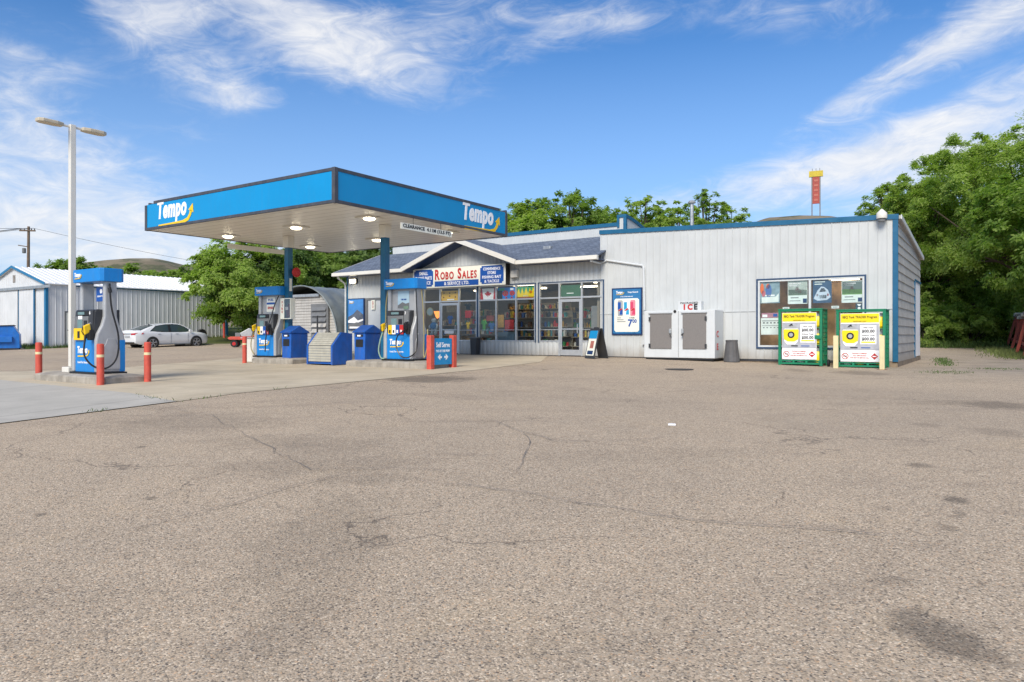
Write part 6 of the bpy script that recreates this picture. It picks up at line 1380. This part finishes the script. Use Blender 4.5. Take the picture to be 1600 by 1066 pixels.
def tree(px, topy, Y, rx, lab, seed, m=lf_m, dens=1.0, ls=.22, low=.25, rz=None, name='tree', group='trees round the station', sparse=0, ry=None, nc=None, lean=0):
    x = (px - 800) / F * Y; g = G(x, Y); h = at(px, topy, Y).z - g
    rg = np.random.default_rng(seed); rnd_ = random.Random(seed)
    o = empty(name, (x, Y, g), 0, lab, 'tree' if name != 'bush' else 'bush', group)
    ry = ry or rx; zc = h * (low + 1) / 2; rz_ = h * (1 - low) / 2
    nc = nc or int(26 + rx * 7); cl = []
    if sparse > .5: nc = 52
    for k in range(nc):
        d = rg.normal(size=3); d /= np.linalg.norm(d); rad = rg.uniform(.35, 1.0)
        z = d[2] * rad * rz_; sc = 1 - .25 * max(0, z / rz_) ** 2
        c = np.array([d[0] * rad * rx * sc, d[1] * rad * ry * sc, zc + z]); r = (rx * .5 + .5) * rg.uniform(.22, .40) * (1 - .62 * sparse)
        cl.append((c, r))
    for k in range(3): cl.append((np.array([rg.uniform(-.2, .2) * rx, rg.uniform(-.2, .2) * rx, h - .25 * rx * rg.uniform(.5, 1.3)]), rx * .22 * (1 - .5 * sparse)))
    tk = MB(); lt_ = h * min(.55, low + .18); r0 = .035 * h * .55 + .05
    tk.tube([(0, 0, -.2), (.04 * h * .3, 0, lt_ * .5), (.02 * h, .01 * h, lt_), (0, 0, h * .75)], [r0 * 1.3, r0, r0 * .75, r0 * .2], 9); tk.build('trunk', m_bark, o, smooth=True)
    lb = MB()
    for c, r in cl[:: (1 if sparse else 2)]:
        z0 = lt_ * rnd_.uniform(.55, 1.05) + .3 * sparse * h * rnd_.random(); a = Vector((.02 * h, 0, z0)); b = Vector(c); md = a.lerp(b, .5) + Vector((0, 0, -.05 * h * rnd_.uniform(-1, 1))); lb.tube([a, md, b, b + (b - a).normalized() * r * .8], [r0 * .35, r0 * .22, r0 * .09, .01], 5)
    lb.build('limbs', m_bark, o, smooth=True)
    for k in range(int(nc * 1.3)):
        d = rg.normal(size=3); d[2] = abs(d[2]) * .8 - .15; d /= np.linalg.norm(d); rad = rg.uniform(.88, 1.12)
        cl.append((np.array([d[0] * rad * rx, d[1] * rad * ry, zc + d[2] * rad * rz_ * .98]), (rx * .5 + .5) * rg.uniform(.09, .17)))
    pts = []
    for c, r in cl:
        n = int(dens * 720 * (r / .8) ** 2 * (.22 / ls) ** 1.6 * (1 - .45 * sparse)) + 30
        nsub = max(4, int(r * 9)); sc_ = rg.normal(size=(nsub, 3)); sc_ /= np.linalg.norm(sc_, axis=1)[:, None]; sc_ *= r * rg.uniform(.35, 1.05, size=(nsub, 1)); sc_[:, 2] *= .75
        w_ = rg.integers(0, nsub, n); q = sc_[w_] + rg.normal(size=(n, 3)) * r * np.array([.26, .26, .17]); q[:, 2] -= (q[:, 0] ** 2 + q[:, 1] ** 2) / (r * 4)
        pts.append(c + q)
    pts = np.concatenate(pts); pts = pts[pts[:, 2] > .1]
    leaves('crown', m, o, pts, ls, seed); return len(pts)
NL = 0
# big trees right of the store
NL += tree(1618, 192, 43, 6.6, 'largest bright green tree at the right edge overhanging the alley', 1, lf_b, 1.0, .17, .20, sparse=.15)
NL += tree(1512, 230, 50, 5.6, 'tall green tree directly behind the right end of the alley', 2, lf_b, 1.0, .18, .22, sparse=.15)
NL += tree(1444, 272, 50, 4.3, 'leafy tree showing just above the right rear corner of the store', 3, lf_b, 1.0, .18, .22)
NL += tree(1392, 286, 52, 2.4, 'thin feathery tree top left of the store corner lamp', 4, lf_b, 1.0, .18, .3, sparse=.4)
NL += tree(1700, 230, 36, 5.0, 'green tree at the far right beyond the red fence', 5, lf_m, 1.0, .24, .15)
NL += tree(1560, 300, 57, 5.8, 'darker tree filling in behind the alley', 6, lf_m, 1.0, .22, .02)
for k, (px, ty, Y, r) in enumerate(((1443, 484, 45.6, 2.0), (1478, 472, 46, 2.1), (1515, 488, 45.4, 2.0), (1553, 476, 46, 2.1), (1592, 456, 47, 2.6), (1500, 430, 50, 3.6), (1445, 430, 50, 3.2))):
    NL += tree(px, ty, Y, r, ('low dense bush at the left end of the thicket behind the store', 'rounded dense bush left of the middle of the thicket', 'low bush in the middle of the thicket', 'tall bush behind the white yard lamp', 'dense bush at the fence end of the thicket', 'taller dark bush at the back of the thicket middle', 'taller dark bush at the back of the thicket left')[k], 20 + k, (lf_b, lf_m)[k % 2], 1.2, .16, -.12, name='bush', group='bushes behind the alley', nc=26)
# left of and behind the canopy
NL += tree(393, 374, 47.5, 3.8, 'broad green tree overhanging the far end of the shed', 7, lf_b, 1.15, .18, .04)
NL += tree(425, 385, 50, 4.2, 'dense green tree behind the far fuel pump', 8, lf_d, 1.3, .23, .05)
NL += tree(500, 378, 54, 4.4, 'green tree rising over the arched hut', 9, lf_m, 1.3, .23, .08)
NL += tree(575, 372, 56, 4.2, 'green tree behind the left corner of the store roof', 10, lf_d, 1.2, .24, .1)
NL += tree(320, 412, 60, 2.4, 'low tree peeping over the shed roof beside the broad tree', 17, lf_d, 1.0, .26, .1)
# behind the store
for k, (px, ty, Y, r, sp_, lab) in enumerate(((815, 318, 52, 2.9, 0, 'bushy tree just right of the canopy corner behind the store'), (884, 297, 52, 2.8, .25, 'tallest tree behind the middle of the store roof'), (842, 332, 50, 3.2, 0, 'low dense tree between the canopy and the tallest roof tree'), (935, 325, 54, 3.0, 0, 'dense tree behind the raised blue roof corner'), (1003, 306, 56, 2.2, .8, 'spindly tree just right of the raised blue roof corner'), (975, 330, 55, 2.6, .2, 'low tree behind the raised blue roof corner'), (1055, 316, 56, 2.6, .75, 'sparse tree left of the flue pipe'), (1098, 302, 58, 2.4, .75, 'sparse tree right behind the flue pipe'), (1138, 318, 58, 2.0, .85, 'very sparse tree at the right of the roof trees'), (760, 350, 54, 3, 0, 'tree hidden mostly by the canopy behind the store'), (915, 333, 58, 3.0, 0, 'low tree filling the gap left of the raised blue roof corner'), (1035, 334, 60, 3.0, .3, 'low tree between the spindly tree and the flue pipe'), (980, 336, 60, 3.0, .1, 'low back tree above the raised blue roof corner'))):
    NL += tree(px, ty, Y, r, lab, 40 + k, lf_m if k % 2 else lf_b, 1.1, .24 if sp_ < .5 else .26, .35, sparse=sp_, group='trees behind the store roof', nc=None if sp_ < .5 else 22)
# beyond the shed
for k, (px, ty, Y, r) in enumerate(((92, 407, 80, 2.6), (126, 402, 82, 2.4), (165, 411, 84, 2.6), (205, 414, 80, 2.2), (245, 420, 78, 2.6), (285, 418, 76, 2.6), (12, 425, 78, 3.0))):
    NL += tree(px, ty, Y, r, ('small tree left of the lamp post above the shed roof', 'small pointed tree right behind the lamp post', 'small tree above the left pump behind the shed', 'tree top right of the front pump behind the shed roof', 'low tree over the middle of the shed roof', 'feathery tree over the right part of the shed roof', 'dark tree behind the shed gable at the left edge')[k], 60 + k, lf_m, 1.0, .30, .25, group='trees beyond the shed', nc=26)
# scattered shrubs on the left hill
print('LEAVES', NL)
